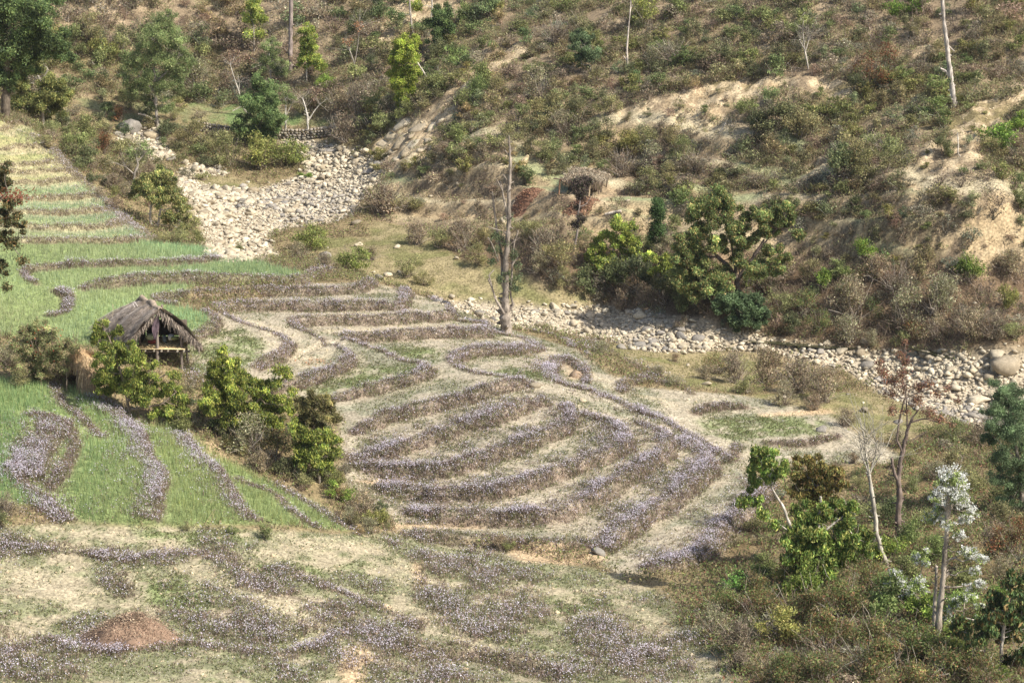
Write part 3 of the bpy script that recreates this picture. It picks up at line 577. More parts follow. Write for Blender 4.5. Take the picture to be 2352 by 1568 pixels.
flower_cover(near * np.clip(.5 + n2 * 2.2 + n1, 0, 1.5) * 16 * (1 - paths * .8), 2.4, .15, 'wild_flowers', 'scattered lilac flowers over the near stubble')
flower_cover(np.clip(fan, 0, 1) * np.clip(.6 + 1.6 * n2, .15, 1.2) * 15, 2.2, .10, 'wild_flowers', 'fine sprinkling of lilac flowers over the fan shaped terraces', PALEW)
flower_cover(np.clip(stub - fan, 0, 1) * np.clip(.2 + n2 * 1.5, 0, 1) * 1.2, 1.4, .10, 'wild_flowers', 'few lilac flowers in the stubble round the fan', PALEW)

# ------------------------------------------------------------------ stones of the dry river
def ico(sub):
    bpy_me = bpy.data.meshes.new('t'); import bmesh; bm = bmesh.new(); bmesh.ops.create_icosphere(bm, subdivisions=sub, radius=1); V = np.array([v.co[:] for v in bm.verts]); F = np.array([[v.index for v in f.verts] for f in bm.faces]); bm.free(); bpy.data.meshes.remove(bpy_me); return V, F
I1, F1 = ico(1); I2, F2 = ico(2)
def stone_shape(V, r, rough=.16, box_=.5):
    V = V.copy(); k = 9; D_ = r.normal(0, 1, (k, 3)); D_ /= np.linalg.norm(D_, axis=1)[:, None]
    for d in D_:                                    # plane cuts give flat faces
        h = r.uniform(.42, .8); t = V @ d; V = V - np.maximum(t - h, 0)[:, None] * d
    V *= (1 + r.normal(0, rough * .35, len(V)))[:, None]
    return V * np.array([1.25, .9, .62])
def rot_z(V, a):
    c, s = np.cos(a), np.sin(a); return np.stack([V[..., 0] * c - V[..., 1] * s, V[..., 0] * s + V[..., 1] * c, V[..., 2]], -1)
P, j, i = scatter(river * (40 + 20 * n2)); r_ = .075 * np.exp(rng.normal(0, .55, len(P))) * (1 + .5 * np.clip(n1[j, i] * 2, -.5, 1))
r_ *= 1 + .25 * (P[:, 1] > 120)
P2, j2, i2 = scatter(gbank * .10 + river * .55 + hillm * bankveg * .03 + dryterr * .06 + .35 * blur((river > .02) & (river < .98), 3)); r2 = .165 * np.exp(rng.normal(0, .45, len(P2)))
P = np.vstack([P, P2]); r_ = np.minimum(np.concatenate([r_, r2]), .42); j = np.concatenate([j, j2]); i = np.concatenate([i, i2])
u_, v_, d_ = proj(P[:, 0], P[:, 1], P[:, 2]); inside = (u_ > 0) & (u_ < 2352) & (v_ > 0) & (v_ < 1568)
size = np.where(inside, r_ / d_, 0); order = np.argsort(-size); big = order[:270]; small = order[270:]
grey = np.clip(.35 + 1.8 * fbm(7, 71)[j, i] + rng.normal(0, .25, len(P)), 0, 1)
palS = np.array([(.51, .445, .33), (.58, .515, .39), (.42, .36, .265)])
def stone_cols(idx): 
    c = palS[rng.integers(0, 3, len(idx))] * np.exp(rng.normal(0, .12, (len(idx), 1))); g = (grey[idx] * rng.uniform(0, 1, len(idx)) > .46)[:, None]
    return np.where(g, np.array([.33, .30, .255]) * np.exp(rng.normal(0, .2, (len(idx), 1))), c)
protos = [stone_shape(I1, rng) for _ in range(9)]
mb = MB(); cs = stone_cols(small); pk = rng.integers(0, 9, len(small)); ang = rng.uniform(0, 6.3, len(small)); tilt = rng.normal(0, .25, len(small))
for k in range(9):
    q = np.nonzero(pk == k)[0]; V = np.repeat(protos[k][None], len(q), 0); ct, st2 = np.cos(tilt[q])[:, None], np.sin(tilt[q])[:, None]
    V = np.stack([V[..., 0] * ct - V[..., 2] * st2, V[..., 1], V[..., 0] * st2 + V[..., 2] * ct], -1); V = rot_z(V, ang[q][:, None]) * r_[small[q]][:, None, None]
    V = V + (P[small[q]] + np.stack([0 * q, 0 * q, r_[small[q]] * rng.uniform(.05, .6, len(q))], 1))[:, None]
    mb.add(V.reshape(-1, 3), (np.arange(len(q))[:, None, None] * len(I1) + F1).reshape(-1, 3), np.repeat(cs[q], len(I1), 0))
stuff(mb, 'river_stones', 'thousands of smaller pale stones filling the dry river bed', 'stones', M_STONE)
bigp = []
for k in range(12):
    V = stone_shape(I2, rng, .3); dark = k >= 8; b = MB(); b.add(V, F2, (.30, .28, .25) if dark else palS[k % 3] * rng.uniform(.75, 1.0)); bigp.append(b.mesh('boulder', M_STONER, smooth=False))
def boulder(pos, r, dark, label, group=None, rz=None):
    o = link('boulder', bigp[rng.integers(8, 12) if dark else rng.integers(0, 8)]); o.location = tuple(pos); o.scale = (r, r, r * rng.uniform(.8, 1.25)); o.rotation_euler = (rng.normal(0, .15), rng.normal(0, .15), rng.uniform(0, 6.3) if rz is None else rz)
    tag(o, label, 'boulder', group); return o
for q in big:
    u, v = u_[q], v_[q]; dk = grey[q] > .62; c = 'grey' if dk else 'pale tan'
    if u > 960 and v > 600:
        sz = 'large ' if r_[q] > np.median(r_[big]) else 'smaller '
        c = sz + c; sd_ = 'far side' if v < (720 + (u - 1100) * .085) else 'near side'
        w_ = 'behind the tall bare tree' if u < 1500 else 'by the dark pool' if u < 1950 else 'behind the red leaved tree'
        lab = f'{c} boulder on the {sd_} of the bed {w_}'; g = lab.replace('boulder', 'boulders')
    elif u < 960:
        sz = 'large ' if r_[q] > np.median(r_[big]) else 'smaller '
        w_ = ('at the top of the upstream bed below the stone wall' if v < 375 and u > 560 else 'under the tall feathery tree upstream' if v < 375 else 'at the foot of the pale rock face' if u > 790 else 'just right of the bushy islet upstream' if v < 430 and u > 660 else
              'beside the big round brown bush upstream' if u > 700 and v > 430 else 'at the lower end of the upstream bed by the wheat' if v > 540 else 'beside the hedge of the strip fields' if u < 500 else 'below the bushy islet upstream' if v < 480 else 'in the middle of the upstream bed')
        lab = sz + c + ' boulder ' + w_; g = lab.replace('boulder', 'boulders')
    else: lab, g = c + ' rock lying on the slope across the river', c + ' rocks on the far slope'
    boulder(P[q] + [0, 0, r_[q] * .25], r_[q], dk, lab, g)
SPEC = [(1100,722,18,1,'large rounded grey boulder half shaded just left of the tall bare tree'),(1135,738,12,1,'dark boulder touching the foot of the tall bare tree'),(872,382,17,1,'light grey smooth boulder at the foot of the pale rock face'),
(848,398,16,1,'dark grey boulder left of the smooth one below the rock face'),(300,300,30,1,'large flat dark rock under the feathery tree, upper left'),(352,318,22,0,'rounded pale rock right of the big flat dark one'),(395,370,16,1,'grey rock at the left of the river meadow bushes'),
(1180,748,11,0,'brownish orange boulder just right of the tall bare tree foot'),(1485,760,14,1,'grey boulder in the row along the near edge of the stones'),(1520,768,12,1,'brown boulder in the row along the near edge, right neighbour'),(1352,765,15,0,'long pale boulder right of the tall bare tree'),
(1565,775,15,1,'broad grey boulder further right in the row of stones'),(1600,800,14,1,'dark boulder at the grass below the stones'),(1425,800,13,1,'dark oval boulder on the green bank below the stones'),(2310,850,40,0,'very large flat grey boulder at the right edge of the river'),
(2130,885,22,1,'grey boulder behind the red leaved tree'),(2250,925,26,0,'broad whitish slab at the lower edge of the river stones'),(1990,845,20,1,'flat dark boulder at the end of the brown thicket'),(1888,990,17,1,'dark low rock on the round grey green field'),
(1350,815,11,1,'dark rock in the weeds right of the horseshoe shaped edge'),(1228,888,13,0,'flat brownish rock where the path meets the fan of terraces'),(1575,795,0,1,''),(870,640,12,1,'dark rock above the end of the flower risers'),(748,590,15,1,'pile rock, dark grey, among the yellowish bushes'),(733,602,12,1,'dark rock below the dark grey pile rock'),
(1336,922,9,0,'brown rock on the path beside the fan'),(910,570,9,0,'small pale stone on the green river bank'),(1050,595,8,0,'small pale stone alone in the green bank grass'),(1375,1272,18,1,'flat slab jutting out of the bare earth at the fan foot'),(1300,720,9,1,'grey stone in the middle of the pale river bed'),
(820,515,12,0,'pale rock beside the round brown bush'),(2290,820,25,0,'pale long slab at the far right of the river'),(1900,790,10,0,'pale boulder by the dark pool'),(1815,795,10,0,'pale boulder left of the dark pool'),(1985,788,12,0,'pale boulder between the two pools'),(1230,718,10,1,'grey slab right of the trunk of the tall bare tree')]
for u, v, s, dk, lab in SPEC:
    if s:
        p = ground(u, v); sc = s / FPX * proj(*p)[2]; boulder(p + [0, 0, sc * .3], sc, dk, lab, rz=rng.normal(0, .4))
# pale blocks of the rock face
for u, v, s in [(930,290,26),(960,300,22),(900,318,22),(880,335,18),(920,330,24),(950,335,20),(990,300,18),(985,325,16),(935,352,22),(905,352,16),(868,350,14),(880,362,15),(915,368,16),(1010,285,14),(945,315,15),(968,350,14),(898,300,14),(1000,275,10),(860,360,12)]:
    p = ground(u, v); sc = s / FPX * proj(*p)[2]; o = boulder(p + [0, .2, sc * .1], sc, 0, 'pale sandstone block of the broken rock face above the river bend', 'blocks of the broken rock face'); o.name = 'rock_block'; o.rotation_euler = (rng.normal(.2, .2), -.5 + rng.normal(0, .2), rng.normal(.3, .4)); o.scale[2] = sc * .8
# water left in two pools
def pool(pts, lab):
    Q = np.array([ground(u, v) for u, v in pts]); z = Q[:, 2].mean() + .12; V = Q.copy(); V[:, 2] = z
    me = bpy.data.meshes.new('pool'); me.from_pydata([tuple(a) for a in V], [], [list(range(len(V)))]); me.materials.append(M_WATER); o = link('water', me); tag(o, lab, 'pool', kind='structure')
M_WATER = bpy.data.materials.new('water'); M_WATER.use_nodes = True; b_ = M_WATER.node_tree.nodes['Principled BSDF']; b_.inputs['Base Color'].default_value = (.055, .055, .03, 1); b_.inputs['Roughness'].default_value = .08
pool([(1700,790),(1780,785),(1880,786),(1965,795),(1980,802),(1900,806),(1820,806),(1730,798)][::-1], 'dark narrow pool among the stones below the brown bank')
pool([(2085,808),(2180,810),(2250,815),(2240,824),(2160,828),(2080,822)][::-1], 'brownish shallow pool further right under the bank')

# ------------------------------------------------------------------ shrubs: a few of each kind, copied
PAL = {
 'olive': [(.29, .29, .15), (.34, .33, .17), (.38, .35, .18), (.24, .25, .13), (.34, .29, .18)],
 'brown': [(.38, .31, .24), (.43, .36, .28), (.33, .27, .21), (.32, .31, .18), (.38, .28, .21), (.46, .40, .31)],
 'green': [(.24, .28, .12), (.29, .32, .14), (.20, .24, .1), (.33, .34, .16)],
 'lush': [(.23, .34, .08), (.30, .40, .10), (.17, .26, .07), (.37, .41, .12)],
 'dark': [(.17, .20, .11), (.20, .23, .12), (.14, .17, .09), (.24, .25, .13)],
 'yellow': [(.31, .33, .12), (.36, .36, .13), (.25, .28, .10), (.38, .34, .15)],
 'fern': [(.21, .26, .11), (.17, .24, .09), (.26, .26, .13), (.34, .18, .11), (.3, .27, .12), (.19, .25, .09), (.28, .22, .15)],
 'twig': [(.33, .28, .24), (.26, .21, .18), (.2, .17, .1)],
 'rust': [(.3, .11, .07), (.24, .13, .08), (.17, .15, .07), (.2, .1, .06)],
}
def clumped(r, c, rad, n, ncl=10, flat=.75, sig=.26):
    d = r.normal(0, 1, (ncl, 3)); d /= np.linalg.norm(d, axis=1)[:, None]; cc = d * r.uniform(.25, .95, (ncl, 1)) * rad * [1, 1, flat]
    k = r.integers(0, ncl, n); return c + cc[k] + r.normal(0, sig * rad, (n, 3)) * [1, 1, flat], k
PROTO = {}
def make_protos():
    for kind in PAL:
        PROTO[kind] = []
        for q in range(7):
            r = np.random.default_rng(hash(kind) % 1 + q * 31 + len(kind) * 101 + ord(kind[0])); mb = MB(); sb = MB()
            nb = r.integers(6, 10); lo = q > 3; n = {'twig': 500, 'brown': 1700, 'rust': 1400}.get(kind, 2100)
            n = n // 3 if lo else n
            for b in range(nb):
                a = r.uniform(0, 6.3); rr = r.uniform(.05, .72); c = np.array([math.cos(a) * rr, math.sin(a) * rr, r.uniform(.3, 1.15) * (1.1 - .5 * rr)]); rad = r.uniform(.3, .5)
                P, k = clumped(r, c, rad, n // nb, 9); P[:, 2] = np.abs(P[:, 2])
                tint = np.exp(r.normal(0, .32, 9))[k][:, None]; col = pick(PAL[kind], len(P), r, .18) * tint
                leaves(mb, P, (.105 if kind in ('green', 'yellow', 'dark', 'lush') else .085) * (1.5 if lo else 1), col, .42 if kind != 'fern' else .3, .35, r)
                tube(sb, wiggle((r.normal(0, .06), r.normal(0, .06), -.1), c, 4, .25, r), [.022, .016, .01, .005], (.24, .19, .14), 3)
            for b in range({'twig': 110, 'brown': 60, 'fern': 40}.get(kind, 18)):
                a = r.uniform(0, 6.3); rr = r.uniform(.3, 1.05); h = r.uniform(.35, 1.4) * (1.25 - .5 * rr)
                if q > 3 and b > 12: break
                tube(sb, wiggle((r.normal(0, .12), r.normal(0, .12), 0), (math.cos(a) * rr, math.sin(a) * rr, h), 4, .3, r), [.012, .01, .007, .003], pick([(.3, .25, .2), (.42, .37, .31), (.22, .17, .12)], 1, r)[0], 3)
            PROTO[kind].append((mb, sb) if lo else (mb.mesh('foliage', M_LEAFR), sb.mesh('branches', M_BARK)))
make_protos()
NAMEK = {'olive': 'olive green', 'brown': 'dry brown', 'green': 'fresh green', 'lush': 'bright green', 'dark': 'dark green', 'yellow': 'yellow green', 'fern': 'ferny brown green', 'twig': 'leafless grey', 'rust': 'rusty red'}
def zone(u, v):
    if v > 1300 and u > 1600: return ('left of the white blossoms' if u < 2080 else 'beside the white blossoms')
    if u > 1850 and v > 950: return 'on the bank right of the red leaved tree'
    if v > 700 and u < 900: return 'by the thatched hut and the gully'
    if v > 780: return 'on the near river bank'
    if u < 480 and v > 280: return 'in the hedge by the strip fields'
    if u < 960 and v > 280: return 'among the upstream stones'
    if v > 610: return 'on the far bank' + (' right of the forked tree' if u > 1780 else ' left of the forked tree')
    if v > 500: return ('right of the fallen log' if u > 1450 else 'in the thicket behind the tall bare tree')
    if v > 350: return ('left of the far shelter' if u < 1280 else 'just right of the far shelter' if u < 1750 else 'on the terraces at the far right')
    if v > 180: return ('behind the walled meadow' if u < 820 else 'above the pale rock face' if u < 1300 else 'above the far shelter' if u < 1750 else 'around the thick dead trunk')
    return ('at the top left of the slope' if u < 450 else 'near the tall grey trunk' if u < 850 else 'at the top near the landslide' if u < 1250 else 'by the slender dead trunk' if u < 1650 else 'at the top right of the slope')
SML = {}
def small_shrub(u, v, r, kind, sq):
    p = ground(u, v + r * .62 * sq); sc = r / FPX * proj(*p)[2] * 1.25; a = rng.uniform(0, 6.3); L_, B_ = PROTO[kind][rng.integers(4, 7)]
    key = 'u' if u < 1150 else 'v'; mbl, mbb = SML.setdefault(key, (MB(), MB())); s3 = np.array([sc * rng.uniform(.85, 1.25), sc * rng.uniform(.85, 1.2), sc * sq * rng.uniform(.8, 1.15)]); tint = np.array([1 + rng.normal(0, .1), 1, 1]) * math.exp(rng.normal(0, .18))
    for src, dst in ((L_, mbl), (B_, mbb)):
        for V, F, C in zip(src.V, src.F, src.C):
            pass
        V = np.vstack(src.V); C = np.vstack(src.C); off = dst.n
        dst.V.append(rot_z(V * s3, a) + p); dst.C.append(C * tint); dst.n += len(V)
        for F in src.F: dst.F.append(F + off)
def shrub(u, v, r, kind, label=None, sq=1.0, dy=0.0):
    """u,v,r: middle and half width in pixels of the photograph"""
    p = ground(u, v + r * .62 * sq); sc = r / FPX * proj(*p)[2] * (1.45 if v > 1200 and u > 1600 else 1.2)
    q = PROTO[kind][rng.integers(0, 4)]
    szw = 'small' if r < 26 else 'large' if r > 38 else 'medium'; lab = label or f"{szw} {NAMEK[kind]} shrub {zone(u, v)}"
    t = thing('shrub', lab, 'shrub', tuple(p), None if label else szw + ' ' + lab.split(' ', 1)[1])
    t.rotation_euler = (rng.normal(0, .06), rng.normal(0, .06), rng.uniform(0, 6.3)); t.scale = (sc, sc, sc * sq * rng.uniform(.9, 1.15))
    link('foliage', q[0], t); link('branches', q[1], t); return t
LIST = [(880,458,62,'brown','big round brown bush beside the stones upstream',.75),(940,465,38,'olive','olive bush joined to the right of the big round brown bush',.8),(450,312,40,'olive'),(500,320,38,'olive'),(420,325,28,'olive'),(480,330,30,'olive'),(530,355,50,'olive','long olive bush on the islet in the upstream stones',.9),
 (600,355,56,'yellow','yellowish olive bush in the middle of the upstream islet',.9),(655,352,46,'yellow','olive bush at the right end of the upstream islet',1),(678,366,20,'dark'),(700,402,16,'lush','small green clump at the right foot of the islet',.6),
 (705,545,42,'yellow','airy yellowish bush between the wheat and the green bank',1.1),(812,598,38,'yellow','airy yellowish bush above the flower risers',1.0),(935,615,34,'olive','airy olive bush left of the tall bare tree',1.0),(975,640,24,'olive'),(690,580,26,'brown'),(745,600,26,'brown'),(550,572,13,'green'),(855,585,20,'brown'),
 (960,540,34,'brown'),(1010,548,34,'olive'),(1060,552,40,'brown'),(1100,590,28,'olive'),(1110,540,34,'olive'),(1210,530,36,'olive'),(1250,565,40,'brown'),(1290,590,44,'olive'),(1240,610,30,'brown'),(1300,640,30,'olive'),(1350,640,42,'dark'),(1420,650,48,'dark'),(1380,620,38,'fern'),(1470,640,50,'dark'),(1530,670,46,'dark'),(1570,690,40,'dark'),(1480,680,36,'brown'),(1430,690,26,'brown'),
 (1560,590,40,'olive'),(1520,560,34,'brown'),(1480,560,34,'olive'),(1450,540,26,'brown'),
 (1985,572,36,'lush','bright green round shrub with red flecks on the far bank',1.1),(2010,620,38,'brown'),(1930,620,30,'green'),(1870,620,30,'olive'),(2050,592,17,'yellow','small yellow shrub beside the round green one',.7),(1900,640,30,'lush','bluish green upright shrub over the river',1.2),(2225,622,38,'lush','bright green lush shrub at the far right bank',1.2),(2312,690,26,'yellow','tall yellow green shrub at the right edge over the river',1.7),
 (1590,640,44,'green'),(1630,670,40,'dark'),(1570,610,34,'green'),(1780,610,38,'green'),(1760,650,34,'fern'),(1740,640,30,'green'),(1640,620,36,'green'),(1850,690,42,'fern'),(1880,740,36,'fern'),(1960,700,60,'brown','large reddish brown hanging bush over the dark pool',1.1),(1950,760,44,'brown'),(2060,650,46,'twig'),(2080,720,58,'brown'),(2150,690,54,'brown'),(2150,760,36,'brown'),(2230,740,50,'brown'),(2280,750,40,'brown'),(2320,600,44,'brown'),(2330,760,30,'olive'),(1800,700,34,'olive'),(1780,650,30,'brown'),(1810,610,34,'brown'),(2070,770,30,'olive'),(2000,780,24,'brown'),(1820,750,30,'dark'),
 (1650,835,38,'fern'),(1690,850,48,'brown'),(1760,850,52,'brown'),(1830,870,56,'brown','large reddish brown thicket between field and river, middle part',.9),(1890,890,50,'brown'),(1620,855,26,'brown'),(1720,880,34,'olive'),(1800,910,34,'brown'),(1870,925,26,'brown'),(1940,960,30,'brown'),(1550,822,14,'brown'),
 (1510,855,26,'brown','dark purple brown thicket with lilac flowers, upper end',.6),(1550,875,24,'brown','dark purple brown thicket with lilac flowers, lower end',.6),(1380,800,24,'brown'),
 # hedge on the left
 (190,300,34,'green'),(150,280,30,'dark'),(120,300,26,'olive'),(105,325,20,'olive'),(170,335,34,'green'),(200,365,36,'dark','dark green dense shrub midway down the hedge by the strips',1),(240,335,34,'rust','rusty dark shrub above the hedge under the feathery tree',1),(290,345,34,'olive'),(250,380,34,'olive'),(320,370,34,'dark'),(230,290,28,'olive'),(275,265,26,'rust'),(300,400,30,'brown'),(340,400,28,'brown'),(260,420,28,'brown'),(290,440,24,'brown'),(435,510,28,'green'),(410,545,28,'olive'),(455,550,20,'green'),(370,545,24,'olive'),(380,300,26,'dark'),(340,265,28,'dark'),(400,262,24,'olive'),(300,235,28,'olive'),(240,185,26,'dark'),(245,255,24,'dark'),
 # by the hut, gully
 (40,870,30,'olive'),(20,820,36,'brown'),(150,850,30,'brown'),(115,860,32,'olive'),(60,790,34,'olive'),(580,1010,62,'brown','dark brown bramble thicket under the yellow green tree',.9),(540,985,38,'dark'),(630,1030,46,'fern'),(600,1060,36,'brown'),(660,1075,34,'dark'),(500,970,28,'olive'),(420,975,30,'green'),(780,1130,30,'lush'),(765,1100,28,'yellow'),(830,1160,36,'brown'),(870,1190,26,'yellow'),(800,1190,24,'brown'),(740,1085,30,'olive'),(700,1100,28,'olive'),(1170,1255,18,'green','small dark green clump at the bottom edge of the fan',.8),(0,1190,30,'dark'),(15,1165,30,'brown'),(420,905,28,'olive'),(850,1210,24,'brown'),(1150,1250,24,'brown'),(180,870,16,'rust'),
 # lower right
 (1850,1350,44,'lush'),(1760,1310,34,'green'),(1800,1330,30,'yellow'),(1730,1345,36,'fern'),(1900,1300,40,'green'),(2040,1270,40,'lush'),(2080,1230,34,'green'),(1990,1330,44,'fern'),(1830,1400,60,'fern'),(1930,1390,60,'fern'),(1740,1390,50,'fern'),(1660,1390,40,'fern'),(2050,1390,56,'green'),(2000,1440,60,'fern'),(1900,1460,60,'fern'),(1790,1450,48,'yellow','yellow flecked ferny shrub in the lower right brush',.9),(1700,1470,46,'brown'),(1640,1440,36,'brown'),(2100,1480,60,'fern'),(2000,1520,64,'fern'),(1880,1530,60,'fern'),(1780,1540,44,'fern'),(2180,1530,60,'fern'),(2260,1540,50,'fern'),(2090,1560,60,'fern'),(1700,1520,30,'brown'),(2140,1400,46,'lush'),(2200,1340,40,'green'),(2240,1290,36,'olive'),(2160,1270,34,'green'),(2090,1320,36,'green'),
 (2120,1180,34,'olive'),(2200,1050,40,'olive'),(2150,1080,36,'brown'),(2240,1100,40,'olive'),(2250,1000,40,'brown'),(2200,1000,36,'olive'),(2300,1180,44,'olive'),(2330,1250,46,'rust','rust red leaved shrub at the right edge',1),(2280,1250,36,'brown'),(2300,1310,34,'brown'),(1980,1110,28,'olive'),(2100,1110,28,'olive'),(1990,1170,34,'olive'),(1960,1050,20,'brown'),(2050,1180,34,'dark'),(2090,1050,24,'olive'),(2060,1010,26,'brown'),(2160,990,28,'olive'),
 # slope, the ones that stand out
 (1790,270,52,'dark','wide dark green bush in the middle of the right slope',.8),(1840,290,46,'olive'),(1745,280,40,'dark'),(1720,255,30,'green'),(2000,170,46,'rust','dark red leaved bush with a black shadow, upper right',1.2),(2040,140,36,'rust'),(1970,200,30,'dark'),(1930,380,46,'dark','dark green bush on the right slope below the wide one',1),(1970,350,50,'olive'),(2030,330,44,'olive'),(2000,380,40,'olive'),(2060,360,34,'olive'),(2165,340,28,'dark','dark round bush on the bare scar at the right',1),(2300,310,46,'lush','bright green bush at the right edge of the slope',1),(2340,280,40,'lush'),(2280,340,34,'olive'),(2340,350,40,'brown'),(1660,130,28,'dark','dark compact bush left of the pale twigged tree',1),(1610,140,26,'dark'),
 (1240,205,44,'brown'),(1280,240,40,'olive'),(1330,260,44,'olive'),(1290,290,34,'brown'),(1180,300,34,'olive'),(1230,270,40,'olive'),(1400,240,34,'olive'),(1480,330,40,'olive'),(1540,320,34,'olive'),(1440,330,36,'yellow'),(1570,350,38,'olive'),(1500,370,34,'brown'),(1600,370,34,'twig'),(1430,380,38,'twig'),(1485,415,36,'olive','olive bush with a red patch right of the far shelter',.9),(1530,400,26,'olive'),(1360,350,28,'olive'),(1250,340,28,'olive'),(1050,310,30,'green'),(1020,345,28,'brown'),(1060,360,26,'brown'),(1110,345,24,'brown'),(1080,290,26,'olive'),(1205,130,17,'dark','black clump of roots on the landslide scar',.7),
 (790,300,44,'brown'),(850,270,50,'olive'),(900,250,34,'brown'),(830,230,50,'brown'),(780,240,40,'brown'),(880,290,30,'olive'),(700,240,30,'olive'),(745,190,26,'lush','fresh green clump of leaves above the stone wall',1),(930,260,24,'green'),(460,190,44,'brown'),(430,160,40,'olive'),(520,190,40,'brown'),(240,120,36,'yellow'),(270,100,40,'olive'),(200,70,40,'olive'),(1120,15,40,'dark','dark green bush cut by the top edge of the photograph',1),(1010,120,26,'dark'),(830,60,32,'dark'),(870,30,30,'dark'),(1060,40,34,'green'),(1040,130,34,'green'),(1000,190,28,'green'),(1110,180,34,'green'),(1090,210,34,'green'),(1060,240,30,'green'),(1140,210,30,'olive'),(2080,20,40,'lush'),(2100,60,30,'olive'),(2150,120,30,'olive'),(1560,20,34,'green'),(1480,40,40,'yellow'),(1370,90,26,'green'),(1280,80,40,'twig'),(1550,120,44,'twig'),(1500,130,34,'brown'),(1340,60,40,'olive')]
thr = sorted([a[2] + (100 if len(a) > 4 else 0) for a in LIST])[-min(295, len(LIST))]
for a in LIST:
    if a[2] + (100 if len(a) > 4 else 0) >= thr: shrub(*a[:4], a[4] if len(a) > 4 else None, a[5] if len(a) > 5 else 1.0)
    else: small_shrub(*a[:4], 1.0)
# the rest of the brush on the slope
placed = []
def fill(n, box_, ok, kinds, rr, sq=.85, mind=.8):
    c = 0; tries = 0
    while c < n and tries < n * 30:
        tries += 1; u = rng.uniform(box_[0], box_[2]); v = rng.uniform(box_[1], box_[3]); r = rng.uniform(*rr)
        if any(abs(u - a) < (r + s_) * mind and abs(v - b) < (r + s_) * mind * .6 for a, b, s_ in placed): continue
        p = ground(u, v); i_ = int((p[0] - GX0) / ST_); j_ = int((p[1] - GY0) / ST_)
        if not (0 <= i_ < NX and 0 <= j_ < NY) or rng.uniform() > ok[j_, i_]: continue
        g = n1[j_, i_] + rng.normal(0, .25); k = kinds[int(np.clip((g + .6) / 1.2, 0, .999) * len(kinds))]
        small_shrub(u, v, r, k, sq); placed.append((u, v, r)); c += 1
okh = hillm * (1 - np.clip(scar * 1.2, 0, 1)) * (1 - .94 * dryterr) * (1 - .8 * np.exp(-((hillD - 1.2) / 1.0) ** 2)) * (1 - yard) * (1 - np.clip(meadow + meadow2, 0, 1)) * (1 - leaflitter)
fill(190, (-20, -50, 900, 240), okh, ['twig', 'brown', 'olive', 'brown', 'olive', 'brown', 'green'], (16, 40), .9, .5)
fill(330, (850, -50, 1600, 430), okh, ['brown', 'olive', 'green', 'olive', 'yellow', 'green', 'olive'], (14, 34), .85, .5)
fill(360, (1550, -50, 2380, 540), okh, ['twig', 'brown', 'olive', 'green', 'brown', 'olive', 'olive', 'yellow'], (14, 36), .85, .5)
fill(26, (1380, 170, 2360, 440), scar, ['brown', 'olive', 'yellow', 'brown'], (8, 16), .8, .9)
fill(90, (1250, 520, 2370, 760), okh * .9, ['brown', 'twig', 'brown', 'olive', 'brown', 'fern'], (14, 34), 1)
fill(50, (880, 380, 2370, 620), dryterr * (1 - yard), ['brown', 'olive', 'olive', 'brown', 'yellow'], (9, 20), .6)
fill(60, (100, 230, 480, 470), oth, ['olive', 'brown', 'dark', 'green', 'brown'], (14, 26), .9)
fill(50, (400, 860, 950, 1230), oth, ['olive', 'brown', 'dark', 'green', 'brown'], (12, 24), .9)
fill(60, (1640, 950, 2370, 1330), lower * (1 - gbank), ['olive', 'brown', 'fern', 'green', 'brown'], (14, 30), .8)
fill(70, (1680, 1340, 2370, 1580), lower, ['fern', 'brown', 'fern', 'lush', 'fern', 'olive'], (24, 44), .8, .45)
for k_, (a_, b_) in SML.items():
    t = thing('small_shrubs', 'small brown and olive shrubs filling the ' + ('left' if k_ == 'u' else 'right') + ' half of the slope between the larger ones', 'shrubs', (0, 150, 0)); t['kind'] = 'stuff'
    for m_, nm, mm in ((a_, 'foliage', M_LEAFR), (b_, 'branches', M_BARK)):
        m_.V = [q - np.array([0, 150, 0]) for q in m_.V]; m_.obj(nm, mm, t)['kind'] = 'stuff'

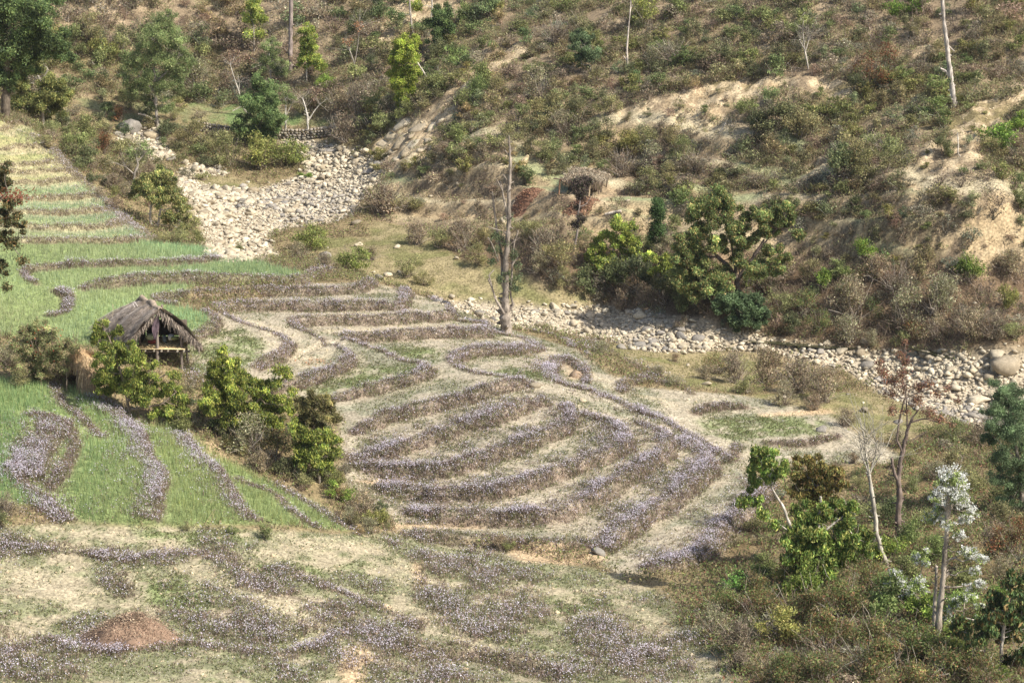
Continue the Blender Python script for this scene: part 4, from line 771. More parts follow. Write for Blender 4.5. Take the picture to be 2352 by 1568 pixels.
# ------------------------------------------------------------------ trees: trunk and limbs traced at their own distance, crown of leaf clumps
def to_w(y0, u, v, dy=0): return on_y(u, v, y0 + dy)
def tree(label, base_, limbs, blobs, pal, leaf=.12, dens=1.0, bark=(.30, .25, .20), droop=.6, asp=.42, seed=0, twigs=6, cat='tree', name='tree', petals=None, sink=.1, connect=True, extra=None):
    pal = [(a * 1.04, b * 1.06, c * 1.1) for a, b, c in pal]; r = np.random.default_rng(seed + int(base_[0] * 7 + base_[1])); p0 = ground(*base_); y0 = p0[1]; t = thing(name, label, cat, tuple(p0))
    tb = MB(); pts = []
    for L_ in limbs:
        P = np.array([to_w(y0, a[0], a[1], (a[3] if len(a) > 3 else 0)) for a in L_]); s = [a[2] * .82 / FPX * proj(*q)[2] for a, q in zip(L_, P)]
        if L_ is limbs[0]: P[0, 2] = min(P[0, 2], p0[2]) - sink
        if len(P) > 2:
            n = 6 * (len(P) - 1); tt = np.linspace(0, len(P) - 1, n); P = np.stack([np.interp(tt, range(len(P)), P[:, k]) for k in range(3)], 1); s = np.interp(tt, range(len(s)), s); P[1:-1] += r.normal(0, .018, (n - 2, 3)) * np.minimum(1, s[1:-1, None] * 12)
            k = np.array([.25, .5, .25]); 
            for c_ in range(3): P[1:-1, c_] = np.convolve(P[:, c_], k, 'valid')
        s = np.array(s) * (1 + r.normal(0, .10, len(P))); tube(tb, P, s, bark, 8)
        for q_ in range(int(len(P) * .5)):
            k_ = r.integers(1, len(P)); 
            if s[k_] > .045:
                e = r.normal(0, 1, 3) * [1, .6, .5]; e /= np.linalg.norm(e); tube(tb, [P[k_], P[k_] + e * s[k_] * 1.3, P[k_] + e * (s[k_] * 1.5 + r.uniform(0, .22)) + [0, 0, .04]], [s[k_] * .5, s[k_] * .34, s[k_] * .16], bark, 5)
        s = list(s); pts.append(P)
    allp = np.vstack(pts); lb = MB(); pb = MB()
    for b in blobs:
        u, v, rad = b[:3]; c = to_w(y0, u, v, b[3] if len(b) > 3 else r.normal(0, .35) * rad / 30); sc = proj(*c)[2] / FPX; R = rad * sc * (1.15 if rad <= 15 else 1.5 if base_[1] > 1200 else 1.32)
        if connect and rad > 8:
            q = allp[np.argmin(np.linalg.norm((allp - c) * [1, .5, 1.3] + [0, 0, .3 * R], axis=1))]; d = np.linalg.norm(q - c); rr = min(.05, .012 + .018 * d)
            tube(tb, wiggle(q, c, 6, .22, r), np.linspace(rr, rr * .4, 6), bark, 4)
        for _ in range(twigs):
            e = c + r.normal(0, .45, 3) * R; tube(tb, wiggle(c + r.normal(0, .1, 3) * R, e, 4, .3, r), [.014, .011, .008, .004], bark, 3)
        lf = leaf * 1.0; n = int(100 * (R / lf) ** 2 * dens); n = min(n, 5000)
        if n:
            ncl = int(np.clip(R / leaf * 2.2, 7, 40)); sg_ = .14 if rad > 15 else .38; P, k = clumped(r, c, R, n, ncl, .85, sg_); tint = np.exp(r.normal(0, .32, ncl))[k][:, None]
            leaves(lb, P, lf, pick(pal, n, r, .14) * tint, asp, droop, r)
        if petals:
            n = int(1500 * (rad / 30) ** 2 * petals[1]); P, k = clumped(r, c, R * 1.05, n, 12, .9, .16); leaves(pb, P, petals[2], pick(petals[0], n, r, .06), .9, 0, r)
    if extra: extra(tb, lb, y0, r)
    o = tb.obj('trunk', M_BARK, None); o.parent = t; o.data.transform(__import__('mathutils').Matrix.Translation(-Vector(p0)))
    for m_, nm, mm in ((lb, 'crown', M_LEAF), (pb, 'blossoms', M_FLOWER)):
        if m_.n: m_.V = [v_ - p0 for v_ in m_.V]; m_.obj(nm, mm, t)
    return t
def twigfan(pts_, n, spread, length, wd=.012, col=(.45, .4, .34)):
    def f(tb, lb, y0, r):
        for u, v in pts_:
            c = to_w(y0, u, v)
            for _ in range(n):
                a = r.normal(0, spread); e = c + np.array([math.sin(a), r.normal(0, .4), math.cos(a) * r.uniform(.6, 1)]) * length * r.uniform(.4, 1.1)
                P = wiggle(c, e, 5, .15, r); tube(tb, P, np.linspace(wd, wd * .35, 5), col, 3)
                m = P[2]; e2 = m + (e - c) * .4 + r.normal(0, .2, 3) * length * .6; tube(tb, wiggle(m, e2, 4, .2, r), np.linspace(wd * .6, wd * .25, 4), col, 3)
    return f
DARKG = [(.09, .14, .05), (.13, .18, .06), (.17, .21, .07), (.07, .10, .045)]
MIDG = [(.15, .23, .08), (.2, .28, .1), (.12, .18, .07), (.25, .3, .11)]
YELG = [(.34, .41, .08), (.42, .45, .10), (.24, .33, .07), (.5, .47, .13), (.18, .26, .07)]
GREYG = [(.22, .29, .11), (.28, .34, .14), (.19, .25, .09), (.33, .34, .15)]
PALEB = (.52, .47, .40); GREYB = (.36, .32, .27)
tree('large dark green tree filling the top left corner', (12, 275), [[(12,275,13),(14,200,11),(18,130,9),(30,60,7)],[(16,150,7),(60,100,5),(100,70,3)]],
 [(0,50,50),(45,20,48),(90,40,42),(60,85,46),(10,110,48),(105,85,34),(130,115,26),(55,140,34),(0,165,34),(150,95,22),(160,130,16),(100,5,34),(20,190,22),(-40,120,50),(35,10,40),(-30,40,50),(80,125,24)], DARKG, .15, 1.0, (.16, .13, .10), seed=1)
tree('yellow green tree with a forked pale trunk at the end of the strip fields', (95, 288), [[(100,285,5),(96,230,4.5),(92,185,4),(84,165,3)],[(92,195,3),(110,160,2)],[(84,168,2.5),(75,163,1.5)]],
 [(45,190,26),(75,150,24),(105,185,26),(140,205,26),(55,225,26),(40,250,20),(100,240,26),(130,245,24),(150,225,18),(70,265,24),(115,215,22),(90,135,14)], [(.2, .23, .08), (.28, .28, .09), (.14, .18, .06), (.33, .3, .1)], .13, .9, PALEB, seed=2)
tree('tall airy feathery tree standing left of the far meadow', (362, 292), [[(362,292,6),(358,240,5),(356,190,4),(352,150,3),(355,100,2)],[(358,215,4),(320,175,2)],[(356,190,3),(400,150,2)],[(360,280,4),(335,265,3),(318,262,2)]],
 [(372,60,30),(350,90,32),(400,85,30),(325,120,30),(370,130,34),(415,125,26),(300,150,22),(340,170,28),(395,165,30),(430,140,18),(295,185,20),(330,205,20),(370,205,24),(300,215,14),(380,240,20),(340,235,18),(410,190,16),(385,40,18)], GREYG, .12, .42, GREYB, asp=.35, seed=3, twigs=9)
tree('two stemmed round tree in front of the dry stone wall', (596, 330), [[(598,330,4),(590,290,3.5),(575,262,2.5)],[(594,300,3),(603,265,2.5),(612,240,2)]],
 [(600,210,30),(575,230,24),(625,232,26),(590,250,28),(620,265,26),(560,285,22),(600,290,28),(640,280,20),(580,310,28),(610,320,26),(545,300,16),(598,190,20)], MIDG, .13, .9, (.28, .24, .2), seed=4)
tree('slim tree with sparse light leaves left of the tall grey trunk', (583, 118), [[(584,118,2.6),(582,60,2.2),(584,-10,1.5),(585,-60,1)]], [(575,45,20),(600,40,16),(583,15,22),(570,80,14),(598,75,14),(588,-20,20)], YELG, .13, .5, GREYB, seed=5)
tree('tall thick grey trunk rising out of the photograph at the top', (667, 165), [[(666,168,8),(667,110,6.5),(668,50,6),(669,-20,5.5),(670,-90,5)],[(667,130,2),(655,112,1)]], [], MIDG, bark=(.33, .27, .24), seed=6, name='dead_tree')
tree('slender tree with fresh yellow green leaves right of the tall grey trunk', (703, 200), [[(703,165,2.5),(705,120,2),(706,80,1.5)]], [(705,70,17),(700,95,18),(715,95,16),(706,120,18),(698,140,16),(718,140,18),(735,150,14)], YELG, .13, .8, PALEB, seed=7)
tree('fine grey tree with pale bark above the two stemmed tree', (628, 190), [[(625,200,2.5),(620,160,2),(618,120,1.3)],[(622,170,1.5),(635,140,1)]], [(615,130,24),(600,150,18),(640,155,20),(620,105,18),(655,175,16)], GREYG, .11, .4, PALEB, seed=8, twigs=16, extra=twigfan([(618,150),(640,170),(600,165)], 14, .6, 1.5))
tree('leafless whitish tree leaning left beside the two stemmed tree', (575, 262), [[(572,260,2.5),(556,245,2.3),(547,205,2.2),(536,175,1.6),(528,145,1)],[(548,210,1.5),(551,185,1)],[(556,244,1.5),(535,255,1)]], [], MIDG, bark=PALEB, seed=9, name='dead_tree', extra=twigfan([(530,150),(548,190)], 12, .6, 1.2))
tree('thin white stemmed tree in front of the wall, left one', (655, 306), [[(656,308,3),(655,270,2.6),(656,235,2)],[(655,270,1.6),(672,235,1)]], [(660,225,16),(650,200,14)], GREYG, .1, .3, (.62, .58, .5), seed=10, twigs=10, extra=twigfan([(656,240),(670,238)], 12, .6, 1.4))
tree('thin white forked bare tree in front of the wall, right one', (706, 310), [[(708,312,3.2),(706,270,2.8),(702,245,2.2),(694,225,1.4)],[(708,278,2),(722,255,1.4),(736,238,.9)]], [], GREYG, bark=(.66, .61, .53), seed=11, name='dead_tree', extra=twigfan([(695,228),(703,245),(735,240)], 10, .7, 1.2))
tree('pale thin tree with orange leaves on the upper slope', (822, 180), [[(822,180,2.5),(812,140,2),(800,108,1.4)],[(815,145,1.5),(824,90,1),(827,20,.8)]], [(800,95,10),(826,60,10)], [(.5, .25, .12), (.4, .2, .1)], .12, .15, GREYB, seed=12, extra=twigfan([(800,115),(826,60)], 12, .6, 1.8))
tree('thick leaning dead tree near the top middle', (948, 82), [[(949,84,3.2),(944,50,3),(941,10,2.5),(940,-30,2)]], [(925,35,10),(900,30,12)], MIDG, .12, .5, GREYB, seed=13)
tree('bright yellow green columnar tree on the mid slope', (932, 242), [[(932,245,3),(930,200,2.5),(928,130,2)]], [(925,102,22),(940,125,24),(915,130,18),(918,160,24),(940,165,20),(928,190,24),(945,205,16),(925,218,20),(935,235,18),(945,95,18)], [(.34, .42, .06), (.42, .47, .08), (.22, .32, .06), (.5, .5, .12)], .13, 1.1, GREYB, seed=14)
tree('pale leaning dead trunk touching the bright columnar tree', (996, 203), [[(996,204,3),(982,180,2.6),(966,155,2.2),(952,133,1.6)],[(990,190,1.2),(1012,170,1)]], [], MIDG, bark=PALEB, seed=15, name='dead_tree', extra=twigfan([(955,138),(1005,172)], 8, .9, 1.0))
tree('dark green rounded tree above the landslide', (1012, 112), [[(1010,115,2.5),(1012,80,2),(1012,50,1.5)]], [(1015,30,22),(1005,55,24),(1020,70,22),(1000,85,20),(1025,45,18),(1015,100,16)], DARKG + MIDG, .13, .9, GREYB, seed=16)
tree('two pale stems at the top edge beside the dark tree', (987, 50), [[(988,52,2.5),(993,20,2),(990,-25,1.6)]], [(960,10,16)], YELG, .13, .5, PALEB, seed=17)
tree('slender dead trunk standing alone on the upper middle slope', (1443, 160), [[(1442,162,3),(1440,120,2.6),(1443,70,2.1),(1447,30,1.6),(1449,2,1)],[(1441,142,1.5),(1432,128,1)],[(1447,30,.9),(1452,12,.6)]], [], MIDG, bark=(.58, .5, .43), seed=18, name='dead_tree')
tree('sparse blue green tree on the slope left of the slender dead trunk', (1360, 168), [[(1359,170,2.3),(1352,140,2),(1345,110,1.5)],[(1354,150,1),(1335,148,.8)]], [(1325,82,16),(1345,90,18),(1320,108,16),(1350,115,20),(1335,130,16),(1360,130,14)], [(.15, .21, .1), (.2, .25, .12), (.12, .17, .08)], .12, .6, GREYB, seed=19)
tree('thick dead trunk with a stub branch at the upper right', (2192, 245), [[(2193,250,8.5),(2186,200,7.5),(2180,150,6.5),(2173,90,5.8),(2166,30,5),(2163,-30,5)],[(2183,180,4.5),(2173,164,3.5),(2160,157,2.5)],[(2178,105,2),(2192,118,1)]], [(2182,185,7)], MIDG, .12, .5, (.47, .42, .37), seed=20, name='dead_tree')
tree('pale twigged leafless tree on the upper right slope', (1858, 160), [[(1858,162,2.6),(1852,135,2.4),(1848,112,2)],[(1849,115,1.5),(1838,95,1)],[(1850,118,1.6),(1860,85,1)],[(1848,112,1.4),(1843,60,.8)]], [(1850,50,16),(1845,30,16)], [(.25, .27, .1)], .12, .25, PALEB, seed=21, extra=twigfan([(1840,95),(1858,90),(1845,70)], 14, .5, 1.8))
tree('curved pale dead stick on the scar below the thick dead trunk', (2208, 358), [[(2208,359,1.4),(2200,352,1.5),(2201,330,1.6),(2199,305,1.6)]], [], MIDG, bark=(.6, .55, .47), seed=22, name='dead_tree', cat='dead wood')
tree('forked grey dead branch on the scarred slope', (1655, 305), [[(1650,306,1.4),(1662,292,1.5),(1668,276,1.2)],[(1665,285,1.2),(1690,290,1)]], [], MIDG, bark=(.5, .45, .4), seed=23, name='dead_tree', cat='dead wood')
# the tall bare tree in the middle
tree('tall bare tree with a double grey stem standing in the middle by the river', (1163, 762),
 [[(1163,768,20),(1162,745,15.5),(1160,715,13),(1162,680,9.5),(1163,640,8),(1160,600,8),(1166,550,7),(1170,500,6),(1168,460,5.5),(1170,420,5),(1172,380,4.5),(1171,340,3.2),(1169,312,1.8)],
  [(1161,680,6),(1153,640,5,.1),(1154,600,5,.3),(1148,560,4,.3),(1140,525,3.5,.3),(1136,490,3,.3),(1131,440,2.2,.3)],[(1166,500,4),(1160,470,3.5),(1155,445,3),(1148,415,2,.2)],
  [(1158,720,3.6,-.2),(1140,690,3.2,-.2),(1128,655,2.8,-.2),(1121,640,2,-.2)],[(1140,692,2,.1),(1122,632,2.4,-.2),(1135,620,1.2)],[(1167,718,3.5),(1179,700,3.5),(1172,680,3),(1175,640,2.8),(1177,600,2.6,.2),(1180,560,2.4,.2),(1190,530,1.6,.2)],
  [(1176,610,3),(1188,590,1.4)],[(1145,600,2.6),(1130,560,2,-.3),(1120,545,1.4,-.3)],[(1170,400,2),(1185,375,1.2)],[(1168,420,2),(1156,400,1.4)],[(1155,440,2),(1140,410,1.2)],[(1168,480,1.8),(1182,462,1)],[(1170,360,1.5),(1160,345,1)],[(1172,350,1.5),(1182,335,.8)],[(1150,530,2),(1118,520,1)],[(1160,570,1.6),(1195,545,1)]],
 [(1172,650,14),(1185,665,10),(1150,640,9),(1135,575,13),(1142,545,14),(1128,600,10),(1180,585,12),(1190,610,9),(1160,560,8),(1188,640,8),(1168,628,9)], [(.09, .13, .06), (.13, .17, .08), (.17, .18, .09)], .11, .38, (.30, .255, .21), droop=1.0, seed=24, twigs=8,
 extra=twigfan([(1170,345),(1168,400),(1160,430),(1135,450),(1148,430),(1172,370)], 7, .8, .7, .012, (.3, .25, .2)))
tree('slim tree with blackish leaf clusters in front of the far shelter', (1318, 572), [[(1317,574,3.4),(1324,545,3),(1328,520,2.6),(1328,490,2.6),(1332,465,2),(1334,440,1.6)],[(1333,455,1.4),(1328,430,1)],[(1334,450,1.4),(1345,428,1)],[(1330,475,1.4),(1346,470,1),(1357,452,.7)]],
 [(1328,418,11),(1344,415,12),(1334,436,12),(1326,440,8),(1334,452,9),(1326,478,8),(1328,500,9),(1322,515,10),(1338,505,6),(1318,420,9),(1355,418,8)], [(.10, .07, .065), (.07, .055, .05), (.14, .1, .08), (.09, .1, .05)], .1, .9, (.33, .28, .25), seed=25)
tree('slim tree of dark green balls of leaves right of the fallen log', (1507, 590), [[(1508,590,2),(1506,540,1.8),(1510,470,1.4)]], [(1511,468,13),(1505,485,14),(1512,495,12),(1506,515,9),(1510,530,15),(1500,545,12),(1512,550,10)], [(.09, .15, .05), (.12, .19, .06), (.06, .1, .04)], .11, 1.1, (.2, .16, .12), seed=26)
tree('yellow green tree left of the big river bank tree', (1400, 655), [[(1402,650,4),(1405,600,3),(1415,540,2)]], [(1420,515,20),(1440,530,20),(1395,545,22),(1420,560,24),(1370,570,20),(1390,600,22),(1350,590,16),(1440,590,22),(1360,615,18),(1415,620,20),(1460,560,16),(1380,640,16)], YELG, .14, .9, GREYB, seed=27)
tree('yellow green bush tree touching the big tree on the bank', (1515, 670), [[(1515,670,3),(1512,630,2),(1510,600,1.5)]], [(1495,590,16),(1520,600,18),(1510,620,18),(1540,615,14),(1530,640,16)], YELG, .14, .9, GREYB, seed=28)
tree('big dark spreading tree on the far river bank with a forked trunk', (1698, 725), [[(1696,728,9),(1694,680,8),(1692,640,7),(1672,610,6),(1648,590,5),(1630,560,3)],[(1693,645,6),(1715,610,5),(1735,585,4.5),(1755,550,3)],[(1690,640,5),(1688,600,4),(1680,560,3),(1665,500,2)],[(1735,585,3),(1770,540,2),(1800,510,1.5)],[(1650,590,3),(1600,590,2)]],
 [(1625,465,28),(1655,450,26),(1600,490,26),(1640,500,30),(1670,475,22),(1610,530,28),(1570,560,24),(1590,585,28),(1640,560,26),(1560,600,22),(1600,625,28),(1580,650,26),(1680,520,24),(1700,550,22),(1720,490,20),(1745,500,22),(1770,485,22),(1800,470,20),(1790,510,24),(1760,530,22),(1735,545,18),(1815,500,16),(1830,540,12),(1770,575,20),(1800,590,16),(1750,610,16),(1560,640,20),(1620,600,24),(1660,640,24,-.7),(1700,600,22,-.5),(1635,650,26,-.6),(1740,620,22,-.5),(1600,670,24,-.5),(1780,620,18,-.4),(1650,560,22),(1700,520,20)],
 [(.15, .21, .07), (.2, .25, .09), (.1, .15, .055), (.33, .32, .12), (.38, .28, .11), (.24, .31, .1)], .14, 2.2, (.12, .095, .08), seed=29)
tree('round leafy bush tree hanging over the pale stones under the big tree', (1705, 765), [[(1705,765,3),(1700,720,2)]], [(1665,680,22),(1695,690,26),(1725,700,26),(1750,715,20),(1680,710,24),(1710,730,28),(1645,700,18),(1740,735,18),(1690,745,18)], [(.12, .18, .08), (.16, .22, .1), (.09, .13, .06)], .13, 1.0, (.2, .16, .12), seed=30)
# left edge
tree('tree reaching in from the left edge with a rust red spray', (-70, 760), [[(-70,760,9),(-60,640,8),(-50,540,6),(-20,470,4),(20,440,2)],[(-50,560,4),(-10,560,2.5),(40,545,1.3)],[(-40,500,3),(10,500,2)]], [(5,390,22),(0,430,24),(20,465,20),(10,500,22),(45,520,16),(5,545,20),(30,560,14),(50,600,10),(0,620,20),(15,660,10),(40,495,12),(-40,420,40),(-40,520,40),(-50,600,30)], [(.14, .16, .07), (.2, .18, .08), (.1, .12, .05), (.3, .2, .08)], .14, .8, (.2, .17, .14), seed=31, extra=lambda tb, lb, y0, r: leaves(lb, to_w(y0, 25, 450) + r.normal(0, 1, (420, 3)) * [.42, .3, .16] + np.linspace(-.4, .5, 420)[:, None] * [.8, 0, .35], .13, pick([(.34, .1, .06), (.28, .12, .07)], 420), .4, .2, r))
tree('yellow leaved tree over two grey stems at the stony bank', (352, 520), [[(347,524,4.5),(345,490,3.5),(350,460,2.5)],[(362,520,4),(368,490,3),(372,460,2)]], [(345,410,22),(370,400,22),(395,415,20),(325,420,18),(350,435,24),(385,440,24),(315,440,16),(400,455,20),(365,460,20),(410,480,20),(390,500,20),(415,520,16)], [(.3, .3, .1), (.42, .38, .14), (.2, .24, .08), (.12, .17, .06), (.46, .4, .17)], .15, .8, PALEB, seed=32, droop=1)
tree('crooked bare tree above the yellow leaved tree on the stony bank', (305, 430), [[(305,430,4),(308,400,3.5),(318,380,3),(312,355,2)],[(316,372,2),(335,350,1.4)],[(308,400,2),(285,380,1.2)]], [(330,330,12),(300,350,12),(345,350,10)], GREYG, .12, .35, GREYB, seed=33, extra=twigfan([(312,358),(333,352),(287,382)], 12, .8, 1.4))
# in front of the hut
HUTP = [(.30, .36, .07), (.38, .41, .09), (.17, .23, .06), (.45, .42, .12), (.12, .17, .05)]
tree('glossy leaved shrub tree in front of the thatched hut', (300, 960), [[(300,960,5),(290,900,4),(270,830,3),(250,775,2)],[(295,920,4),(340,880,3),(380,860,2)],[(300,940,4),(370,930,2.5),(405,900,1.5)]],
 [(240,755,20),(228,780,20),(258,790,22),(275,760,16),(245,815,24),(275,815,26),(300,800,18),(310,830,24),(240,850,28),(275,860,30),(310,865,28),(340,850,22),(345,885,24),(230,880,20),(260,895,24),(300,900,26),(335,915,24),(365,900,20),(390,880,16),(400,862,12),(400,900,18),(410,930,22),(370,940,24),(405,955,22)], HUTP, .125, 1.0, (.25, .2, .15), droop=1.3, asp=.34, seed=34)
tree('second glossy leaved tree right of the hut reaching out to the right', (575, 1010), [[(575,1010,6),(565,950,5),(545,900,4),(520,840,3)],[(565,950,4),(610,900,3),(650,870,1.6)],[(560,960,3.5),(510,930,2.5)]],
 [(515,815,18),(500,840,24),(530,840,22),(490,870,26),(520,880,28),(555,870,24),(485,905,26),(515,920,30),(550,915,28),(585,890,24),(610,880,16),(645,850,14),(660,860,12),(635,880,14),(580,930,28),(615,930,26),(650,920,20),(480,935,20),(520,955,26),(560,960,28),(600,970,28),(640,960,24),(670,950,16),(668,900,10)], [(.33, .39, .07), (.42, .44, .09), (.19, .25, .06), (.47, .44, .12), (.13, .18, .06)], .125, 1.0, (.25, .2, .15), droop=1.3, asp=.34, seed=35)
tree('olive round topped bush tree at the corner of the gully', (725, 1090), [[(725,1090,5),(722,1020,4),(720,960,3)]], [(700,925,20),(725,915,22),(750,930,20),(710,945,22),(745,950,22),(770,960,14),(695,965,18),(730,975,20)], [(.2, .18, .07), (.26, .21, .09), (.15, .15, .06)], .12, 1.2, (.25, .2, .15), seed=36, asp=.3)
tree('yellow green leafy bush below the round olive one', (735, 1110), [[(735,1110,4),(728,1050,3),(720,1000,2)]], [(680,985,22),(705,1000,26),(740,1000,24),(765,1010,18),(695,1030,26),(725,1035,28),(755,1045,22),(700,1060,24),(740,1070,24),(770,1040,12)], HUTP, .125, 1.0, (.35, .3, .24), droop=1.3, asp=.34, seed=37)
tree('bush with red blossoms at the left of the straw shelter', (95, 885), [[(95,885,3),(90,830,2)]], [(60,760,18),(90,755,20),(120,765,20),(50,790,22),(85,790,26),(125,795,24),(150,790,16),(60,825,22),(100,825,26),(135,830,22),(170,800,12),(90,855,22)], [(.26, .3, .12), (.32, .32, .14), (.21, .24, .1), (.34, .25, .15)], .1, .5, (.3, .24, .18), seed=38, asp=.3, twigs=8, petals=([(.5, .07, .04), (.55, .12, .07)], .025, .07))
# right foreground
tree('tree with yellow green and ochre leaves in front at the lower right', (1862, 1350), [[(1862,1350,8),(1860,1290,7),(1835,1240,5),(1812,1200,4.5),(1800,1165,4),(1770,1115,2.5)],[(1860,1290,6),(1880,1220,4),(1885,1140,3)],[(1835,1235,3),(1770,1190,2),(1720,1170,1.2)],[(1880,1230,4),(1930,1190,2.5)]],
 [(1750,1045,22),(1775,1060,22),(1740,1075,22),(1765,1095,20),(1730,1110,18),(1710,1150,15),(1735,1150,16),(1790,1085,14),(1755,1180,14),(1860,1180,28),(1890,1200,30),(1855,1220,30),(1830,1255,28),(1875,1255,32),(1915,1235,28),(1940,1200,24),(1905,1170,22),(1810,1280,26),(1850,1290,30),(1890,1290,28),(1930,1270,28),(1965,1240,26),(1985,1260,20),(1950,1170,18),(1780,1200,12)],
 [(.25, .34, .08), (.34, .39, .1), (.16, .25, .06), (.42, .4, .12), (.12, .19, .05)], .16, 1.1, PALEB, droop=1.1, asp=.4, seed=39)
tree('ochre brown leaved crown just behind the yellow green tree', (1885, 1300), [[(1885,1300,5),(1888,1200,4),(1880,1120,3)]], [(1840,1075,20),(1865,1065,22),(1890,1080,24),(1915,1090,22),(1850,1100,22),(1880,1110,26),(1910,1120,22),(1930,1100,16),(1835,1130,18),(1865,1140,22),(1895,1145,20)], [(.3, .24, .08), (.36, .28, .08), (.2, .2, .07), (.3, .19, .08), (.24, .26, .08)], .14, .9, GREYB, droop=1, seed=40)
tree('pale leafless tree with a fan of upright twigs', (2042, 1300), [[(2042,1302,7),(2025,1265,6.5),(2012,1220,6),(2010,1180,6),(2002,1130,5.5),(1996,1090,5)],[(2010,1190,5),(2003,1150,3.5,.2),(1998,1120,3,.2)],[(1996,1090,3.6),(1990,1050,3),(1985,1010,2),(1975,960,1.2)],[(1996,1090,3),(1985,1060,2.5),(1975,1030,1.6)],[(1998,1085,3),(2010,1050,2.5),(2015,1010,1.6)],[(2000,1080,2.6),(2025,1040,1.6)]], [], MIDG, bark=(.46, .42, .35), seed=41, name='leafless_tree',
 extra=twigfan([(1985,1010),(1978,1035),(1990,1040),(2013,1020),(2020,1045),(2000,1060),(1985,1060),(1995,1020)], 8, .45, 2.3, .014, (.5, .46, .38)))
tree('dark lopped tree with red leaves on thin branches above the river', (2064, 1240), [[(2064,1245,9),(2062,1190,8),(2066,1140,8),(2064,1100,7),(2068,1060,6.5),(2076,1020,5.5),(2085,985,4),(2095,960,3),(2110,940,2)],[(2064,1110,6),(2052,1080,5),(2048,1050,3.5)],[(2072,1035,4.5),(2060,1010,3),(2066,960,2.6),(2078,915,2)],[(2085,985,3),(2082,940,2),(2080,895,1.6),(2070,850,1.2),(2080,790,.9)],[(2088,970,3),(2125,960,2),(2170,975,1.2)],[(2078,915,2),(2110,900,1.6),(2150,890,1)],[(2080,895,1.6),(2040,870,1.1),(2015,850,.8)],[(2095,1010,2),(2130,990,1)]],
 [(2080,790,9),(2070,815,12),(2085,830,12),(2030,855,15),(2055,875,15),(2075,860,14),(2020,830,9),(2045,905,13),(2080,895,12),(2110,890,13),(2135,880,11),(2105,920,15),(2130,945,14),(2160,960,12),(2150,905,10),(2175,890,9),(2050,940,11),(2080,945,10),(2200,920,8),(2190,975,8)], [(.28, .13, .09), (.33, .16, .1), (.22, .12, .09), (.36, .22, .12), (.25, .2, .1)], .1, .3, (.2, .155, .13), seed=42, twigs=9)
WHITE = [(.82, .82, .78), (.76, .78, .7), (.86, .86, .84)]
tree('white blossoming tree with a knobbly pale trunk at the lower right', (2148, 1475), [[(2148,1480,10),(2158,1410,8.5),(2164,1350,7.5),(2168,1300,7.5),(2174,1240,6.5),(2175,1180,6),(2180,1140,5),(2176,1128,3)],[(2174,1190,5),(2185,1165,4),(2182,1140,3)],[(2166,1330,4),(2178,1318,2.5)],[(2162,1345,5),(2182,1348,3.5)],[(2168,1290,3.5),(2178,1285,2)],[(2172,1170,3),(2158,1150,2)],[(2146,1440,6,.3),(2148,1380,5,.5),(2150,1320,4,.5),(2152,1300,3.5,.5)]],
 [(2185,1095,20),(2165,1115,18),(2205,1110,18),(2150,1140,16),(2195,1135,20),(2215,1150,16),(2165,1165,16),(2140,1185,16),(2230,1175,14),(2215,1190,14),(2180,1205,14),(2155,1195,14),(2200,1230,14),(2230,1270,16),(2255,1285,14),(2215,1265,12),(2240,1310,12),(2250,1340,14),(2225,1350,12)], [(.25, .31, .1), (.32, .36, .14)], .1, .16, (.42, .36, .29), seed=43, twigs=12, petals=(WHITE, 1.0, .055))
tree('low branches of white blossom left of the knobbly trunk', (2090, 1420), [[(2090,1420,4),(2080,1380,3),(2070,1340,2)],[(2085,1400,2.4),(2110,1340,1.6),(2120,1290,1.2)]], [(2055,1315,13),(2065,1335,15),(2090,1345,16),(2110,1335,14),(2040,1335,10),(2120,1355,12),(2080,1370,12),(2105,1280,13),(2125,1290,10),(2130,1262,9),(2095,1385,9)], [(.24, .32, .08), (.3, .36, .12)], .1, .4, (.4, .34, .27), seed=44, twigs=8, petals=(WHITE, 1.0, .055))
tree('low branches of white blossom right of the knobbly trunk', (2210, 1450), [[(2210,1450,4),(2212,1410,3),(2215,1380,2)]], [(2180,1400,12),(2195,1385,14),(2170,1425,13),(2215,1370,12),(2235,1375,12),(2250,1395,12),(2190,1440,12),(2245,1420,9)], [(.24, .32, .08), (.3, .36, .12)], .1, .4, (.4, .34, .27), seed=45, twigs=8, petals=(WHITE, 1.0, .055))
tree('soft grey green feathery tree at the right edge above the river', (2350, 1180), [[(2350,1190,8),(2345,1100,6),(2330,1010,5),(2320,930,3)],[(2340,1060,4),(2280,1000,2.5)]], [(2300,900,28),(2330,910,30),(2285,935,26),(2320,950,34),(2350,940,34),(2290,975,28),(2325,1000,34),(2270,1005,20),(2355,1000,34),(2310,1050,30),(2345,1060,34),(2300,1090,26),(2340,1110,32),(2365,1150,30),(2320,1140,24)], [(.18, .25, .12), (.23, .3, .15), (.14, .2, .09)], .1, .8, (.26, .22, .18), asp=.22, seed=46, droop=.2)
tree('large leaved dark shrub in the lower right corner', (2300, 1540), [[(2300,1540,6),(2300,1480,5),(2310,1420,4)],[(2285,1540,5),(2270,1500,3)]], [(2290,1370,22),(2320,1350,24),(2345,1330,24),(2280,1400,24),(2315,1400,28),(2350,1390,28),(2270,1430,22),(2305,1440,26),(2345,1450,30),(2215,1450,20),(2245,1460,22),(2235,1490,20),(2200,1420,12),(2340,1500,26)], [(.10, .16, .06), (.14, .2, .07), (.07, .11, .045), (.34, .24, .1), (.2, .25, .09)], .2, 1.0, (.45, .4, .34), droop=1.2, asp=.36, seed=47)

